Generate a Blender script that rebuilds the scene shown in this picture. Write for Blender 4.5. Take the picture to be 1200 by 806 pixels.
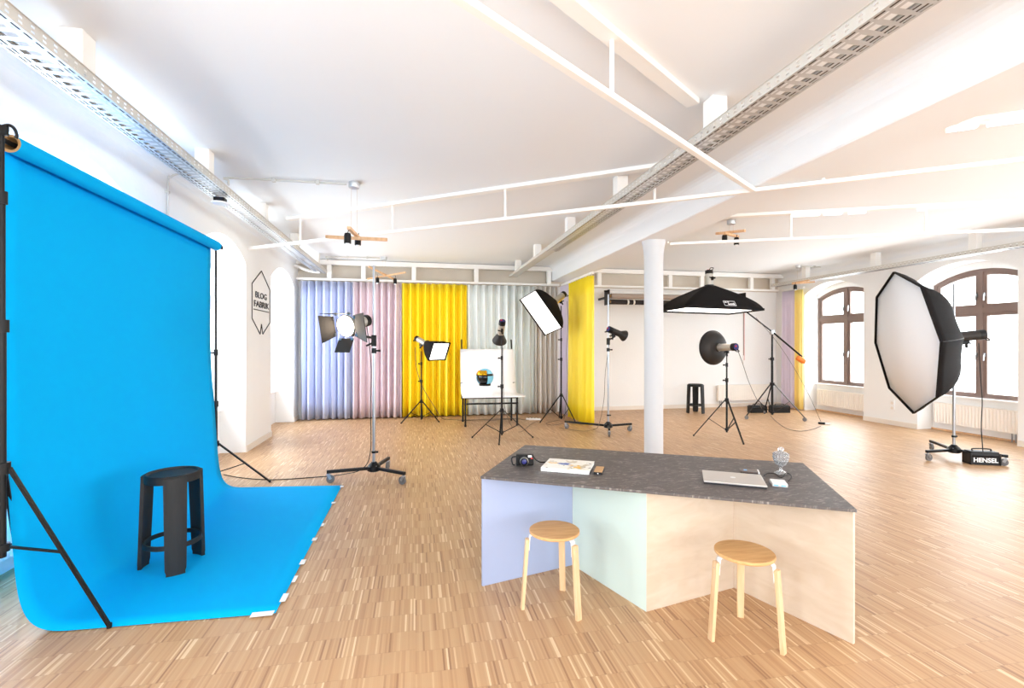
import bpy, math, random
from mathutils import Vector, Matrix
random.seed(7)
for o in list(bpy.data.objects): bpy.data.objects.remove(o)
S = bpy.context.scene
COL = S.collection
R = math.radians
PI = math.pi

# ------------------------------------------------------------------ camera
F, CX, CY, H, TH = 567.0, 600.0, 404.0, 1.55, R(11.3)
cam = bpy.data.cameras.new('camera'); camo = bpy.data.objects.new('camera', cam); COL.objects.link(camo)
cam.sensor_width = 36; cam.lens = F / 1200 * 36; cam.shift_y = 1 / 1200; cam.clip_start = .02
camo.location = (0, 0, H); camo.rotation_euler = (R(90), 0, -TH)
S.camera = camo
FW = Vector((math.sin(TH), math.cos(TH), 0)); RT = Vector((math.cos(TH), -math.sin(TH), 0)); UP = Vector((0, 0, 1))
EYE = Vector((0, 0, H))
def ray(px, py): return FW + RT * ((px - CX) / F) + UP * ((CY - py) / F)
def on_z(px, py, z=0.0):
    d = ray(px, py); return EYE + d * ((z - H) / d.z)
def on_x(px, py, x):
    d = ray(px, py); return EYE + d * (x / d.x)
def on_y(px, py, y):
    d = ray(px, py); return EYE + d * (y / d.y)
def at_t(px, py, t): return EYE + ray(px, py) * t          # t = distance along the optical axis
def camvec(r, f, u): return (RT * r + FW * f + UP * u)
def on_line(px, a, b):                                     # point of a plan line a-b seen at image column px
    a = Vector(a); b = Vector(b); d = ray(px, CY); n = Vector((d.y, -d.x))
    k = -(n.x * a.x + n.y * a.y) / (n.x * (b.x - a.x) + n.y * (b.y - a.y))
    return a + (b - a) * k

# ------------------------------------------------------------------ room measures
XL, XR, YB, YN, ZC = -2.4, 9.05, 10.8, -4.5, 3.33
NL = [(8.85, 10.4), (6.05, 7.6), (3.25, 4.8), (.45, 2.0), (-2.35, -.8)]
NR = [(8.35, 9.89), (5.75, 7.26), (3.15, 4.65), (.55, 2.05), (-2.05, -.55)]
DEPTH = .34

# ------------------------------------------------------------------ world, daylight, added near fill, exposure
w = bpy.data.worlds.new('overcast_sky'); S.world = w; w.use_nodes = True
w.node_tree.nodes['Background'].inputs[0].default_value = (.93, .97, 1, 1)
w.node_tree.nodes['Background'].inputs[1].default_value = 5.0
S.view_settings.view_transform = 'Standard'; S.view_settings.look = 'None'
S.view_settings.gamma = 1; S.view_settings.use_curve_mapping = False
S.view_settings.exposure = 0.2
S.cycles.max_bounces = 14; S.cycles.diffuse_bounces = 10; S.cycles.transparent_max_bounces = 12
S.cycles.sample_clamp_indirect = 6; S.cycles.caustics_reflective = False; S.cycles.caustics_refractive = False
def area(name, loc, direction, sx, sy, power, color=(1, 1, 1)):
    l = bpy.data.lights.new(name, 'AREA'); l.shape = 'RECTANGLE'; l.size = sx; l.size_y = sy; l.energy = power; l.color = color
    o = bpy.data.objects.new(name, l); COL.objects.link(o); o.location = loc
    o.rotation_euler = Vector(direction).to_track_quat('-Z', 'Y').to_euler()
    return o
DAY_L, DAY_R, FILL_N = 100, 88, 470
for a, b in NL: area('daylight_left', (XL - DEPTH - .3, (a + b) / 2, 1.75), (1, 0, .08), 1.5, 2.2, DAY_L, (.84, .93, 1))
for a, b in NR: area('daylight_right', (XR + DEPTH + .3, (a + b) / 2, 1.75), (-1, 0, .08), 1.5, 2.2, DAY_R, (.87, .95, 1))
FILL_OPENINGS = [(-1.3, .7), (1.4, 3.4), (4.1, 6.1), (6.7, 8.7)]  # unseen openings in the near wall, added for soft frontal light
for a, b in FILL_OPENINGS: area('near_fill', ((a + b) / 2, YN - .4, 1.75), (0, 1, .6), 2.0, 2.2, FILL_N / 4, (.86, .94, 1))  # fill lamps added behind the camera to brighten surfaces facing it

# ------------------------------------------------------------------ materials
def lin(c):
    return tuple(((x / 255) / 12.92 if x / 255 <= .04045 else ((x / 255 + .055) / 1.055) ** 2.4) for x in c) + (1,)
def mat(name, rgb, rough=.6, metal=0.0, noise=0.0, nscale=40, bump=0.0, bscale=60, emit=0.0, ecol=None, spec=None, trans=0.0, stretch=None, sheen=0.0):
    m = bpy.data.materials.new(name); m.use_nodes = True
    nt = m.node_tree; b = nt.nodes['Principled BSDF']
    c = lin(rgb)
    b.inputs['Base Color'].default_value = c
    b.inputs['Roughness'].default_value = rough; b.inputs['Metallic'].default_value = metal
    if spec is not None: b.inputs['Specular IOR Level'].default_value = spec
    if trans: b.inputs['Transmission Weight'].default_value = trans
    if sheen: b.inputs['Sheen Weight'].default_value = sheen
    if emit:
        b.inputs['Emission Color'].default_value = lin(ecol) if ecol else c
        b.inputs['Emission Strength'].default_value = emit
    tc = nt.nodes.new('ShaderNodeTexCoord'); mp = nt.nodes.new('ShaderNodeMapping')
    nt.links.new(tc.outputs['Object'], mp.inputs[0])
    if stretch: mp.inputs['Scale'].default_value = stretch
    if noise:
        n = nt.nodes.new('ShaderNodeTexNoise'); n.inputs['Scale'].default_value = nscale; n.inputs['Detail'].default_value = 5
        nt.links.new(mp.outputs[0], n.inputs[0])
        mx = nt.nodes.new('ShaderNodeMix'); mx.data_type = 'RGBA'
        mx.inputs[6].default_value = tuple(max(0, x * (1 - noise)) for x in c[:3]) + (1,)
        mx.inputs[7].default_value = tuple(min(1, x * (1 + noise)) for x in c[:3]) + (1,)
        nt.links.new(n.outputs[0], mx.inputs[0]); nt.links.new(mx.outputs[2], b.inputs['Base Color'])
    if bump:
        n2 = nt.nodes.new('ShaderNodeTexNoise'); n2.inputs['Scale'].default_value = bscale; n2.inputs['Detail'].default_value = 4
        nt.links.new(mp.outputs[0], n2.inputs[0])
        bp = nt.nodes.new('ShaderNodeBump'); bp.inputs['Strength'].default_value = bump; bp.inputs['Distance'].default_value = .01
        nt.links.new(n2.outputs[0], bp.inputs['Height']); nt.links.new(bp.outputs[0], b.inputs['Normal'])
    return m

def floor_material():
    m = bpy.data.materials.new('upright_parquet'); m.use_nodes = True
    nt = m.node_tree; N = nt.nodes; L = nt.links; b = N['Principled BSDF']
    tc = N.new('ShaderNodeTexCoord'); sp = N.new('ShaderNodeSeparateXYZ'); L.new(tc.outputs['Object'], sp.inputs[0])
    def mth(op, a, c=None):
        n = N.new('ShaderNodeMath'); n.operation = op
        for i, x in enumerate((a, c)):
            if x is None: continue
            if isinstance(x, (int, float)): n.inputs[i].default_value = x
            else: L.new(x, n.inputs[i])
        return n.outputs[0]
    X, Y = sp.outputs[0], sp.outputs[1]
    sx = mth('MULTIPLY', X, 1 / .0095); col = mth('FLOOR', sx); fx = mth('FRACT', sx)
    pan = mth('FLOOR', mth('MULTIPLY', X, 1 / .25))
    wn0 = N.new('ShaderNodeTexWhiteNoise'); wn0.noise_dimensions = '1D'; L.new(pan, wn0.inputs['W'])
    sy = mth('ADD', mth('MULTIPLY', Y, 1 / .168), mth('MULTIPLY', wn0.outputs[0], .3)); row = mth('FLOOR', sy); fy = mth('FRACT', sy)
    cb = N.new('ShaderNodeCombineXYZ'); L.new(col, cb.inputs[0]); L.new(row, cb.inputs[1])
    wn = N.new('ShaderNodeTexWhiteNoise'); wn.noise_dimensions = '2D'; L.new(cb.outputs[0], wn.inputs['Vector'])
    rp = N.new('ShaderNodeValToRGB'); L.new(wn.outputs[0], rp.inputs[0])
    e = rp.color_ramp.elements
    e[0].position = 0; e[0].color = lin((150, 110, 78)); e[1].position = 1; e[1].color = lin((224, 196, 158))
    for p, c in ((.06, (176, 134, 96)), (.3, (186, 146, 106)), (.88, (194, 156, 116)), (.95, (210, 177, 138))):
        k = e.new(p); k.color = lin(c)
    # joints between courses
    gx = mth('LESS_THAN', fx, .06); gy = mth('LESS_THAN', fy, .02); g = mth('MAXIMUM', mth('MULTIPLY', gx, .5), gy)
    mx = N.new('ShaderNodeMix'); mx.data_type = 'RGBA'; L.new(mth('MULTIPLY', g, .22), mx.inputs[0]); L.new(rp.outputs[0], mx.inputs[6])
    mx.inputs[7].default_value = lin((110, 74, 45))
    # large soft variation between deliveries of wood
    nz = N.new('ShaderNodeTexNoise'); nz.inputs['Scale'].default_value = .8; L.new(tc.outputs['Object'], nz.inputs[0])
    hs = N.new('ShaderNodeHueSaturation'); L.new(mx.outputs[2], hs.inputs['Color']); L.new(mth('ADD', mth('MULTIPLY', nz.outputs[0], .25), .84), hs.inputs['Value'])
    L.new(hs.outputs[0], b.inputs['Base Color'])
    b.inputs['Roughness'].default_value = .42
    b.inputs['Specular IOR Level'].default_value = .45
    bp = N.new('ShaderNodeBump'); bp.inputs['Strength'].default_value = .12; bp.inputs['Distance'].default_value = .004
    L.new(wn.outputs[0], bp.inputs['Height']); L.new(bp.outputs[0], b.inputs['Normal'])
    return m

def top_material():                                         # dark laminate with scratchy chalk marks
    m = mat('dark_slate_laminate', (84, 77, 75), .5, noise=.2, nscale=14)
    nt = m.node_tree; N = nt.nodes; L = nt.links; b = N['Principled BSDF']
    src = b.inputs['Base Color'].links[0].from_socket
    tc = N.new('ShaderNodeTexCoord'); mp = N.new('ShaderNodeMapping'); mp.inputs['Scale'].default_value = (3, 9, 1); mp.inputs['Rotation'].default_value = (0, 0, .5)
    L.new(tc.outputs['Object'], mp.inputs[0])
    n = N.new('ShaderNodeTexNoise'); n.inputs['Scale'].default_value = 5; n.inputs['Detail'].default_value = 9; n.inputs['Roughness'].default_value = .7
    n.inputs['Distortion'].default_value = 1.2; L.new(mp.outputs[0], n.inputs[0])
    rp = N.new('ShaderNodeValToRGB'); L.new(n.outputs[0], rp.inputs[0])
    rp.color_ramp.elements[0].position = .52; rp.color_ramp.elements[0].color = (0, 0, 0, 1)
    rp.color_ramp.elements[1].position = .70; rp.color_ramp.elements[1].color = (.6, .6, .6, 1)
    mx = N.new('ShaderNodeMix'); mx.data_type = 'RGBA'; L.new(rp.outputs[0], mx.inputs[0]); L.new(src, mx.inputs[6]); mx.inputs[7].default_value = lin((190, 180, 172))
    L.new(mx.outputs[2], b.inputs['Base Color'])
    return m

def wood_material(name, c1, c2, rough=.45, scale=(30, 30, 2.5)):
    m = bpy.data.materials.new(name); m.use_nodes = True
    nt = m.node_tree; N = nt.nodes; L = nt.links; b = N['Principled BSDF']; b.inputs['Roughness'].default_value = rough
    tc = N.new('ShaderNodeTexCoord'); mp = N.new('ShaderNodeMapping'); mp.inputs['Scale'].default_value = scale; L.new(tc.outputs['Object'], mp.inputs[0])
    n = N.new('ShaderNodeTexNoise'); n.inputs['Scale'].default_value = 1.6; n.inputs['Detail'].default_value = 6; n.inputs['Distortion'].default_value = .8; L.new(mp.outputs[0], n.inputs[0])
    rp = N.new('ShaderNodeValToRGB'); L.new(n.outputs[0], rp.inputs[0])
    rp.color_ramp.elements[0].position = .3; rp.color_ramp.elements[0].color = lin(c1); rp.color_ramp.elements[1].position = .7; rp.color_ramp.elements[1].color = lin(c2)
    L.new(rp.outputs[0], b.inputs['Base Color'])
    return m

def glass_pane_material():
    m = bpy.data.materials.new('window_glass'); m.use_nodes = True
    nt = m.node_tree; N = nt.nodes; L = nt.links
    for x in list(N):
        if x.type != 'OUTPUT_MATERIAL': N.remove(x)
    out = [x for x in N if x.type == 'OUTPUT_MATERIAL'][0]
    t = N.new('ShaderNodeBsdfTransparent'); t.inputs[0].default_value = (.97, .98, .98, 1)
    g = N.new('ShaderNodeBsdfGlossy'); g.inputs['Roughness'].default_value = .02
    mx = N.new('ShaderNodeMixShader'); mx.inputs[0].default_value = .05
    L.new(t.outputs[0], mx.inputs[1]); L.new(g.outputs[0], mx.inputs[2]); L.new(mx.outputs[0], out.inputs[0])
    return m

def art_material():                                         # printed cover: white ground with blue, ochre and grey strokes
    m = mat('printed_cover', (236, 232, 224), .4)
    nt = m.node_tree; N = nt.nodes; L = nt.links; b = N['Principled BSDF']
    tc = N.new('ShaderNodeTexCoord')
    prev = None
    for sc, off, lo, hi, c in ((14, 0, .58, .64, (196, 182, 160)), (9, 3.1, .60, .64, (230, 182, 70)), (9, 7.7, .64, .68, (60, 95, 170)), (24, 5, .64, .68, (120, 108, 98))):
        mp = N.new('ShaderNodeMapping'); mp.inputs['Location'].default_value = (off, off * .7, 0); L.new(tc.outputs['Object'], mp.inputs[0])
        n = N.new('ShaderNodeTexNoise'); n.inputs['Scale'].default_value = sc; n.inputs['Detail'].default_value = 4; L.new(mp.outputs[0], n.inputs[0])
        rp = N.new('ShaderNodeMapRange'); rp.inputs['From Min'].default_value = lo; rp.inputs['From Max'].default_value = hi; L.new(n.outputs[0], rp.inputs[0])
        mx = N.new('ShaderNodeMix'); mx.data_type = 'RGBA'; L.new(rp.outputs[0], mx.inputs[0])
        if prev is None: mx.inputs[6].default_value = lin((236, 232, 224))
        else: L.new(prev, mx.inputs[6])
        mx.inputs[7].default_value = lin(c); prev = mx.outputs[2]
    L.new(prev, b.inputs['Base Color'])
    return m

M = dict(
    wall=mat('painted_plaster', (236, 237, 237), .85, noise=.015, nscale=3, bump=.25, bscale=25),
    ceil=mat('ceiling_paint', (233, 236, 239), .85, bump=.08, bscale=6),
    white=mat('white_steel_paint', (240, 238, 234), .5),
    colp=mat('column_paint', (202, 204, 207), .6),
    header=mat('raw_header_concrete', (206, 196, 182), .9, noise=.06, nscale=5),
    rad=mat('radiator_enamel', (240, 234, 226), .35),
    floor=floor_material(), top=top_material(),
    frame=mat('window_frame_taupe', (128, 108, 100), .5, noise=.05),
    glass=glass_pane_material(), sill=mat('sill_white', (238, 238, 238), .4),
    galv=mat('galvanised_steel', (196, 198, 200), .38, metal=.75, noise=.05),
    galvw=mat('galvanised_side', (206, 203, 196), .5, metal=.3),
    chrome=mat('chrome_tube', (168, 170, 174), .3, metal=.9),
    paper=mat('seamless_blue_paper', (0, 168, 232), .85, noise=.02, nscale=2, spec=.08),
    core=mat('cardboard_core', (178, 140, 92), .8), inside=mat('dark_core_inside', (35, 25, 20), .9),
    black=mat('black_metal', (14, 13, 14), .45, spec=.3), blackp=mat('black_plastic', (17, 16, 17), .5, spec=.3),
    bstool=wood_material('black_stained_oak', (5, 4, 4), (17, 15, 14), .6, (40, 40, 3)),
    tape=mat('white_tape', (236, 234, 228), .6),
    fabric=mat('black_softbox_nylon', (18, 14, 14), .8, bump=.2, bscale=120, spec=.2),
    silver=mat('silver_body', (188, 182, 172), .35, metal=.5), dgrey=mat('dark_grey_body', (44, 40, 38), .5, spec=.3),
    backp=mat('blue_control_panel', (44, 44, 110), .3), red=mat('red_knob', (205, 40, 40), .4),
    yellowp=mat('yellow_body_print', (236, 196, 40), .45), orange=mat('orange_counterweight', (240, 130, 40), .5),
    diff=mat('white_diffuser', (242, 246, 252), .7),
    diff_on=mat('lit_diffuser', (250, 250, 250), .7, emit=4, ecol=(255, 250, 244)),
    lamp=mat('modelling_lamp_glass', (255, 250, 240), .4, emit=14, ecol=(255, 232, 205)),
    tube=mat('fluorescent_tube', (255, 255, 255), .4, emit=1.3, ecol=(255, 255, 255)),
    lilac=mat('lilac_paint', (160, 172, 203), .55, noise=.02, nscale=3), mint=mat('mint_paint', (200, 217, 210), .55, noise=.02, nscale=3),
    birch=wood_material('birch_plywood', (200, 182, 160), (210, 195, 177), .5, (3, 3, 10)),
    birch_edge=wood_material('birch_edge', (214, 186, 148), (240, 222, 192), .6, (60, 60, 2)),
    oak=wood_material('oak_veneer_seat', (196, 146, 92), (216, 170, 116), .45, (3, 22, 22)),
    ash=wood_material('bent_ash_leg', (206, 168, 124), (224, 194, 156), .45, (24, 24, 2)),
    pine=wood_material('pine_batten', (206, 160, 116), (226, 186, 144), .6, (20, 20, 4)),
    alu=mat('laptop_aluminium', (206, 200, 194), .35, metal=.6), darkbase=mat('dark_rubber', (30, 29, 34), .6),
    art=art_material(), pages=mat('book_pages', (240, 238, 234), .7), tan=mat('tan_cork', (192, 152, 108), .7, noise=.08),
    brown=mat('brown_drive_case', (92, 78, 72), .35), logo=mat('sky_blue_mark', (120, 180, 225), .4), lwhite=mat('white_print', (235, 235, 235), .5),
    crystal=mat('cut_crystal', (250, 250, 252), .03, trans=.75),
    gold=mat('gold_shell', (226, 170, 40), .12, metal=1), sky=mat('pale_blue_shell', (130, 205, 230), .2), visor=mat('black_visor', (12, 10, 12), .08),
    acryl=mat('white_acrylic_sheet', (246, 244, 243), .35), cord=mat('grey_cord', (92, 86, 80), .6), cordw=mat('pale_cord', (212, 200, 190), .6),
    cordr=mat('red_chain', (200, 90, 90), .6), ink=mat('black_sign_line', (42, 38, 36), .6),
    rollg=mat('taupe_paper_roll', (166, 150, 138), .8), rollb=mat('black_paper_roll', (40, 33, 31), .8), rollw=mat('white_paper_roll', (240, 238, 234), .8),
    c_blue=mat('blue_curtain', (196, 205, 232), .42, spec=.7), c_mauve=mat('mauve_curtain', (228, 212, 219), .42, spec=.7),
    c_yel=mat('yellow_curtain', (252, 226, 40), .45, spec=.6), c_mint=mat('pale_mint_curtain', (234, 239, 237), .42, spec=.7), c_sand=mat('sand_curtain', (232, 227, 220), .42, spec=.7),
    c_lil=mat('pale_lilac_curtain', (222, 212, 228), .8), c_pyel=mat('pale_yellow_curtain', (248, 226, 140), .8),
    wheel=mat('grey_caster_wheel', (108, 106, 107), .4), cable=mat('brown_grey_cable', (92, 78, 70), .6), base=mat('skirting_paint', (228, 220, 210), .6),
)

# ------------------------------------------------------------------ mesh helpers
class MB:
    def __init__(s): s.v = []; s.f = []
    def add(s, vs, fs):
        k = len(s.v); s.v += [Vector(p) for p in vs]; s.f += [tuple(i + k for i in f) for f in fs]; return s
    def box(s, c, d, X=None):
        c = Vector(c); d = Vector(d) / 2
        vs = [Vector((sx * d.x, sy * d.y, sz * d.z)) for sz in (-1, 1) for sy in (-1, 1) for sx in (-1, 1)]
        if X is not None: vs = [X @ p for p in vs]
        return s.add([p + c for p in vs], [(0, 2, 3, 1), (4, 5, 7, 6), (0, 1, 5, 4), (2, 6, 7, 3), (0, 4, 6, 2), (1, 3, 7, 5)])
    def bar(s, a, b, wd, ht, up=(0, 0, 1)):                  # rectangular bar from a to b
        a = Vector(a); b = Vector(b); z = (b - a).normalized(); u = Vector(up)
        x = u.cross(z)
        if x.length < 1e-4: x = Vector((1, 0, 0)).cross(z)
        x.normalize(); y = z.cross(x)
        q = [x * sx * wd / 2 + y * sy * ht / 2 for sx, sy in ((-1, -1), (1, -1), (1, 1), (-1, 1))]
        return s.add([a + p for p in q] + [b + p for p in q], [(3, 2, 1, 0), (4, 5, 6, 7)] + [(i, (i + 1) % 4, (i + 1) % 4 + 4, i + 4) for i in range(4)])
    def cyl(s, a, b, r0, r1=None, n=14, caps=True):
        a = Vector(a); b = Vector(b); r1 = r0 if r1 is None else r1
        z = (b - a).normalized(); x = z.orthogonal().normalized(); y = z.cross(x)
        vs = []
        for p, r in ((a, r0), (b, r1)):
            vs += [p + (x * math.cos(2 * PI * i / n) + y * math.sin(2 * PI * i / n)) * r for i in range(n)]
        fs = [(i, (i + 1) % n, (i + 1) % n + n, i + n) for i in range(n)]
        if caps: fs += [tuple(reversed(range(n))), tuple(range(n, 2 * n))]
        return s.add(vs, fs)
    def tube(s, pts, r, n=8, sub=6):
        P = [Vector(p) for p in pts]
        if sub and len(P) > 2:
            Q = []
            for i in range(len(P) - 1):
                p0 = P[max(i - 1, 0)]; p1 = P[i]; p2 = P[i + 1]; p3 = P[min(i + 2, len(P) - 1)]
                for k in range(sub):
                    t = k / sub
                    Q.append(.5 * ((2 * p1) + (p2 - p0) * t + (2 * p0 - 5 * p1 + 4 * p2 - p3) * t * t + (3 * p1 - p0 - 3 * p2 + p3) * t ** 3))
            P = Q + [P[-1]]
        vs = []; x = None
        for i, p in enumerate(P):
            z = (P[min(i + 1, len(P) - 1)] - P[max(i - 1, 0)]).normalized()
            x = z.orthogonal().normalized() if x is None else (x - z * x.dot(z)).normalized()
            y = z.cross(x)
            vs += [p + (x * math.cos(2 * PI * k / n) + y * math.sin(2 * PI * k / n)) * r for k in range(n)]
        fs = [(i * n + k, i * n + (k + 1) % n, (i + 1) * n + (k + 1) % n, (i + 1) * n + k) for i in range(len(P) - 1) for k in range(n)]
        fs += [tuple(reversed(range(n))), tuple(range((len(P) - 1) * n, len(P) * n))]
        return s.add(vs, fs)
    def lathe(s, prof, n=24, X=None, closed=True):
        vs = [Vector((r * math.cos(2 * PI * k / n), r * math.sin(2 * PI * k / n), z)) for r, z in prof for k in range(n)]
        if X is not None: vs = [X @ p for p in vs]
        m = len(prof)
        fs = [(i * n + k, i * n + (k + 1) % n, (i + 1) * n + (k + 1) % n, (i + 1) * n + k) for i in range(m - 1) for k in range(n)]
        if closed:
            if prof[0][0] > 1e-6: fs.append(tuple(reversed(range(n))))
            if prof[-1][0] > 1e-6: fs.append(tuple(range((m - 1) * n, m * n)))
        return s.add(vs, fs)
    def prism(s, poly, z0, z1, X=None):
        n = len(poly); vs = [Vector((x, y, z0)) for x, y in poly] + [Vector((x, y, z1)) for x, y in poly]
        if X is not None: vs = [X @ p for p in vs]
        return s.add(vs, [tuple(reversed(range(n))), tuple(range(n, 2 * n))] + [(i, (i + 1) % n, (i + 1) % n + n, i + n) for i in range(n)])
    def grid(s, fn, nu, nv):
        vs = [fn(i / nu, j / nv) for j in range(nv + 1) for i in range(nu + 1)]
        k = nu + 1
        return s.add(vs, [(j * k + i, j * k + i + 1, (j + 1) * k + i + 1, (j + 1) * k + i) for j in range(nv) for i in range(nu)])
    def quad(s, a, b, c, d): return s.add([a, b, c, d], [(0, 1, 2, 3)])

def obj(name, mb, m, parent=None, world=False, smooth=35, bevel=0, solid=0):
    off = Vector((0, 0, 0))
    if world and parent is not None:
        r = parent
        while r.parent is not None: r = r.parent
        off = r.location
    me = bpy.data.meshes.new(name); me.from_pydata([tuple(p - off) for p in mb.v], [], mb.f); me.update()
    if smooth:
        me.polygons.foreach_set('use_smooth', [True] * len(me.polygons)); me.set_sharp_from_angle(angle=R(smooth))
    me.materials.append(M[m] if isinstance(m, str) else m)
    o = bpy.data.objects.new(name, me); COL.objects.link(o); o.parent = parent
    if bevel:
        md = o.modifiers.new('bevel', 'BEVEL'); md.width = bevel; md.segments = 2; md.limit_method = 'ANGLE'
    if solid:
        md = o.modifiers.new('solid', 'SOLIDIFY'); md.thickness = solid; md.offset = 0
    return o
def tag(o, label, cat, group=None):
    o['label'] = label; o['category'] = cat
    if group: o['group'] = group
    return o
def thing(name, label, cat, loc=(0, 0, 0), rotz=0, group=None):
    o = bpy.data.objects.new(name, None); COL.objects.link(o); o.empty_display_size = .1
    o.location = loc; o.rotation_euler = (0, 0, rotz)
    return tag(o, label, cat, group)
def struct(name, mb=None, m=None, parent=None, **k):
    if mb is None: o = bpy.data.objects.new(name, None); COL.objects.link(o); o.empty_display_size = .1
    else: o = obj(name, mb, m, parent, **k)
    if parent is None: o['kind'] = 'structure'
    return o
def aim(o, loc, direction, up=(0, 0, 1)):                    # local +Z along direction, local +Y near up
    z = Vector(direction).normalized(); x = Vector(up).cross(z).normalized(); y = z.cross(x)
    Q = Matrix((x, y, z)).transposed(); o.location = loc; o.rotation_euler = Q.to_euler()
def dup(root, loc, rotz, label=None):
    r = root.copy(); COL.objects.link(r); r.location = loc; r.rotation_euler = (0, 0, rotz)
    if label: r['label'] = label
    for ch in list(root.children):
        c = ch.copy(); COL.objects.link(c); c.parent = r
        for g in ch.children:
            d = g.copy(); COL.objects.link(d); d.parent = c
    return r
def text_mb(txt, size, X, depth=.002, extra=0):
    cu = bpy.data.curves.new('lettering', 'FONT'); cu.body = txt; cu.size = size; cu.extrude = depth; cu.align_x = 'CENTER'; cu.align_y = 'CENTER'; cu.offset = extra; cu.resolution_u = 3
    o = bpy.data.objects.new('lettering', cu); COL.objects.link(o)
    dg = bpy.context.evaluated_depsgraph_get(); me = o.evaluated_get(dg).to_mesh()
    mb = MB(); mb.add([X @ v.co for v in me.vertices], [tuple(p.vertices) for p in me.polygons])
    o.evaluated_get(dg).to_mesh_clear(); bpy.data.objects.remove(o); bpy.data.curves.remove(cu)
    return mb

# ================================================================== SETTING
struct('floor', MB().box(((XL + XR) / 2, (YB + YN) / 2, -.05), (XR - XL + 2, YB - YN + 2, .1)), 'floor')

def arch(y, a, b, zs, zc):                                   # segmental arch height
    hw = (b - a) / 2; rise = zc - zs; r = (hw * hw + rise * rise) / (2 * rise); d = y - (a + b) / 2
    return zc - r + math.sqrt(max(r * r - d * d, 0))
ZS, ZK = 2.72, 2.96                                          # niche springing and crown
WS, WK = 2.64, 2.84                                          # window springing and crown
SILL = .62
def side_wall(name, xw, sg, niches):
    mb = MB(); P = lambda y, z, d=0: Vector((xw + sg * d, y, z))
    def face(*p): mb.add(p, [tuple(range(len(p)))])
    ys = sorted(niches); cur = YN
    for a, b in ys:
        face(P(cur, 0), P(a, 0), P(a, ZC), P(cur, ZC)); cur = b
        n = 14
        for i in range(n):
            y0 = a + (b - a) * i / n; y1 = a + (b - a) * (i + 1) / n
            z0 = arch(y0, a, b, ZS, ZK); z1 = arch(y1, a, b, ZS, ZK); w0 = arch(y0, a, b, WS, WK); w1 = arch(y1, a, b, WS, WK)
            face(P(y0, z0), P(y1, z1), P(y1, ZC), P(y0, ZC))                       # spandrel
            face(P(y0, z0), P(y1, z1), P(y1, z1, DEPTH), P(y0, z0, DEPTH))          # soffit
            face(P(y0, w0, DEPTH), P(y1, w1, DEPTH), P(y1, z1, DEPTH), P(y0, z0, DEPTH))
            face(P(y0, w0, DEPTH), P(y1, w1, DEPTH), P(y1, w1, DEPTH + .25), P(y0, w0, DEPTH + .25))
        for y in (a, b):
            face(P(y, 0), P(y, ZS), P(y, ZS, DEPTH), P(y, 0, DEPTH)); face(P(y, SILL, DEPTH), P(y, WS, DEPTH), P(y, WS, DEPTH + .25), P(y, SILL, DEPTH + .25))
        face(P(a, 0, DEPTH), P(b, 0, DEPTH), P(b, SILL, DEPTH), P(a, SILL, DEPTH)); face(P(a, SILL, DEPTH), P(b, SILL, DEPTH), P(b, SILL, DEPTH + .25), P(a, SILL, DEPTH + .25))
    face(P(cur, 0), P(YB, 0), P(YB, ZC), P(cur, ZC))
    return struct(name, mb, 'wall', smooth=20)
side_wall('wall_left', XL, -1, NL); side_wall('wall_right', XR, 1, NR)
struct('wall_back', MB().box(((XL + XR) / 2, YB + .1, 1.7), (XR - XL + 1.6, .2, 3.5)), 'wall')
mb = MB(); cur = XL - .4
for a, b in FILL_OPENINGS + [(XR + .4, None)]:  # unseen wall behind the camera, pierced to let the added fill in
    mb.box(((cur + a) / 2, YN - .1, 1.7), (a - cur, .2, 3.5))
    if b is not None:
        mb.box(((a + b) / 2, YN - .1, .3), (b - a, .2, .7)); mb.box(((a + b) / 2, YN - .1, 3.15), (b - a, .2, .6)); cur = b
struct('wall_near', mb, 'wall')

# ceiling: slab, column-line downstand beam with soft fillets
BX0, BX1, BZ = 3.05, 3.50, 3.0
def fillet(cx, cz, r, a0, a1, n=6): return [(cx + r * math.cos(R(a0 + (a1 - a0) * i / n)), cz + r * math.sin(R(a0 + (a1 - a0) * i / n))) for i in range(n + 1)]
fr = .14
prof = fillet(XL + .12, ZC - .12, .12, 180, 90) + fillet(BX0 - fr, ZC - fr, fr, 90, 0) + [(BX0, BZ + .01), (BX0 + .01, BZ), (BX1 - .01, BZ), (BX1, BZ + .01)] + fillet(BX1 + fr, ZC - fr, fr, 180, 90) + fillet(XR - .12, ZC - .12, .12, 90, 0)
mb = MB()
for (x0, z0), (x1, z1) in zip(prof, prof[1:]): mb.quad((x0, YN, z0), (x1, YN, z1), (x1, YB, z1), (x0, YB, z0))
mb.box(((XL + XR) / 2, (YN + YB) / 2, ZC + .3), (XR - XL + 2, YB - YN + 1, .2))
struct('ceiling', mb, 'ceil', smooth=40)
# column with flared head
COLP = Vector((3.30, 6.27, 0))
for yy, nm in ((6.27, 'column'), (1.2, 'column')):
    o = struct(nm, MB().lathe([(.13, 0), (.13, 2.7), (.135, 2.82), (.148, 2.92), (.165, 3.0)], 32), 'colp', smooth=50); o.location = (3.28, yy, 0)

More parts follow.
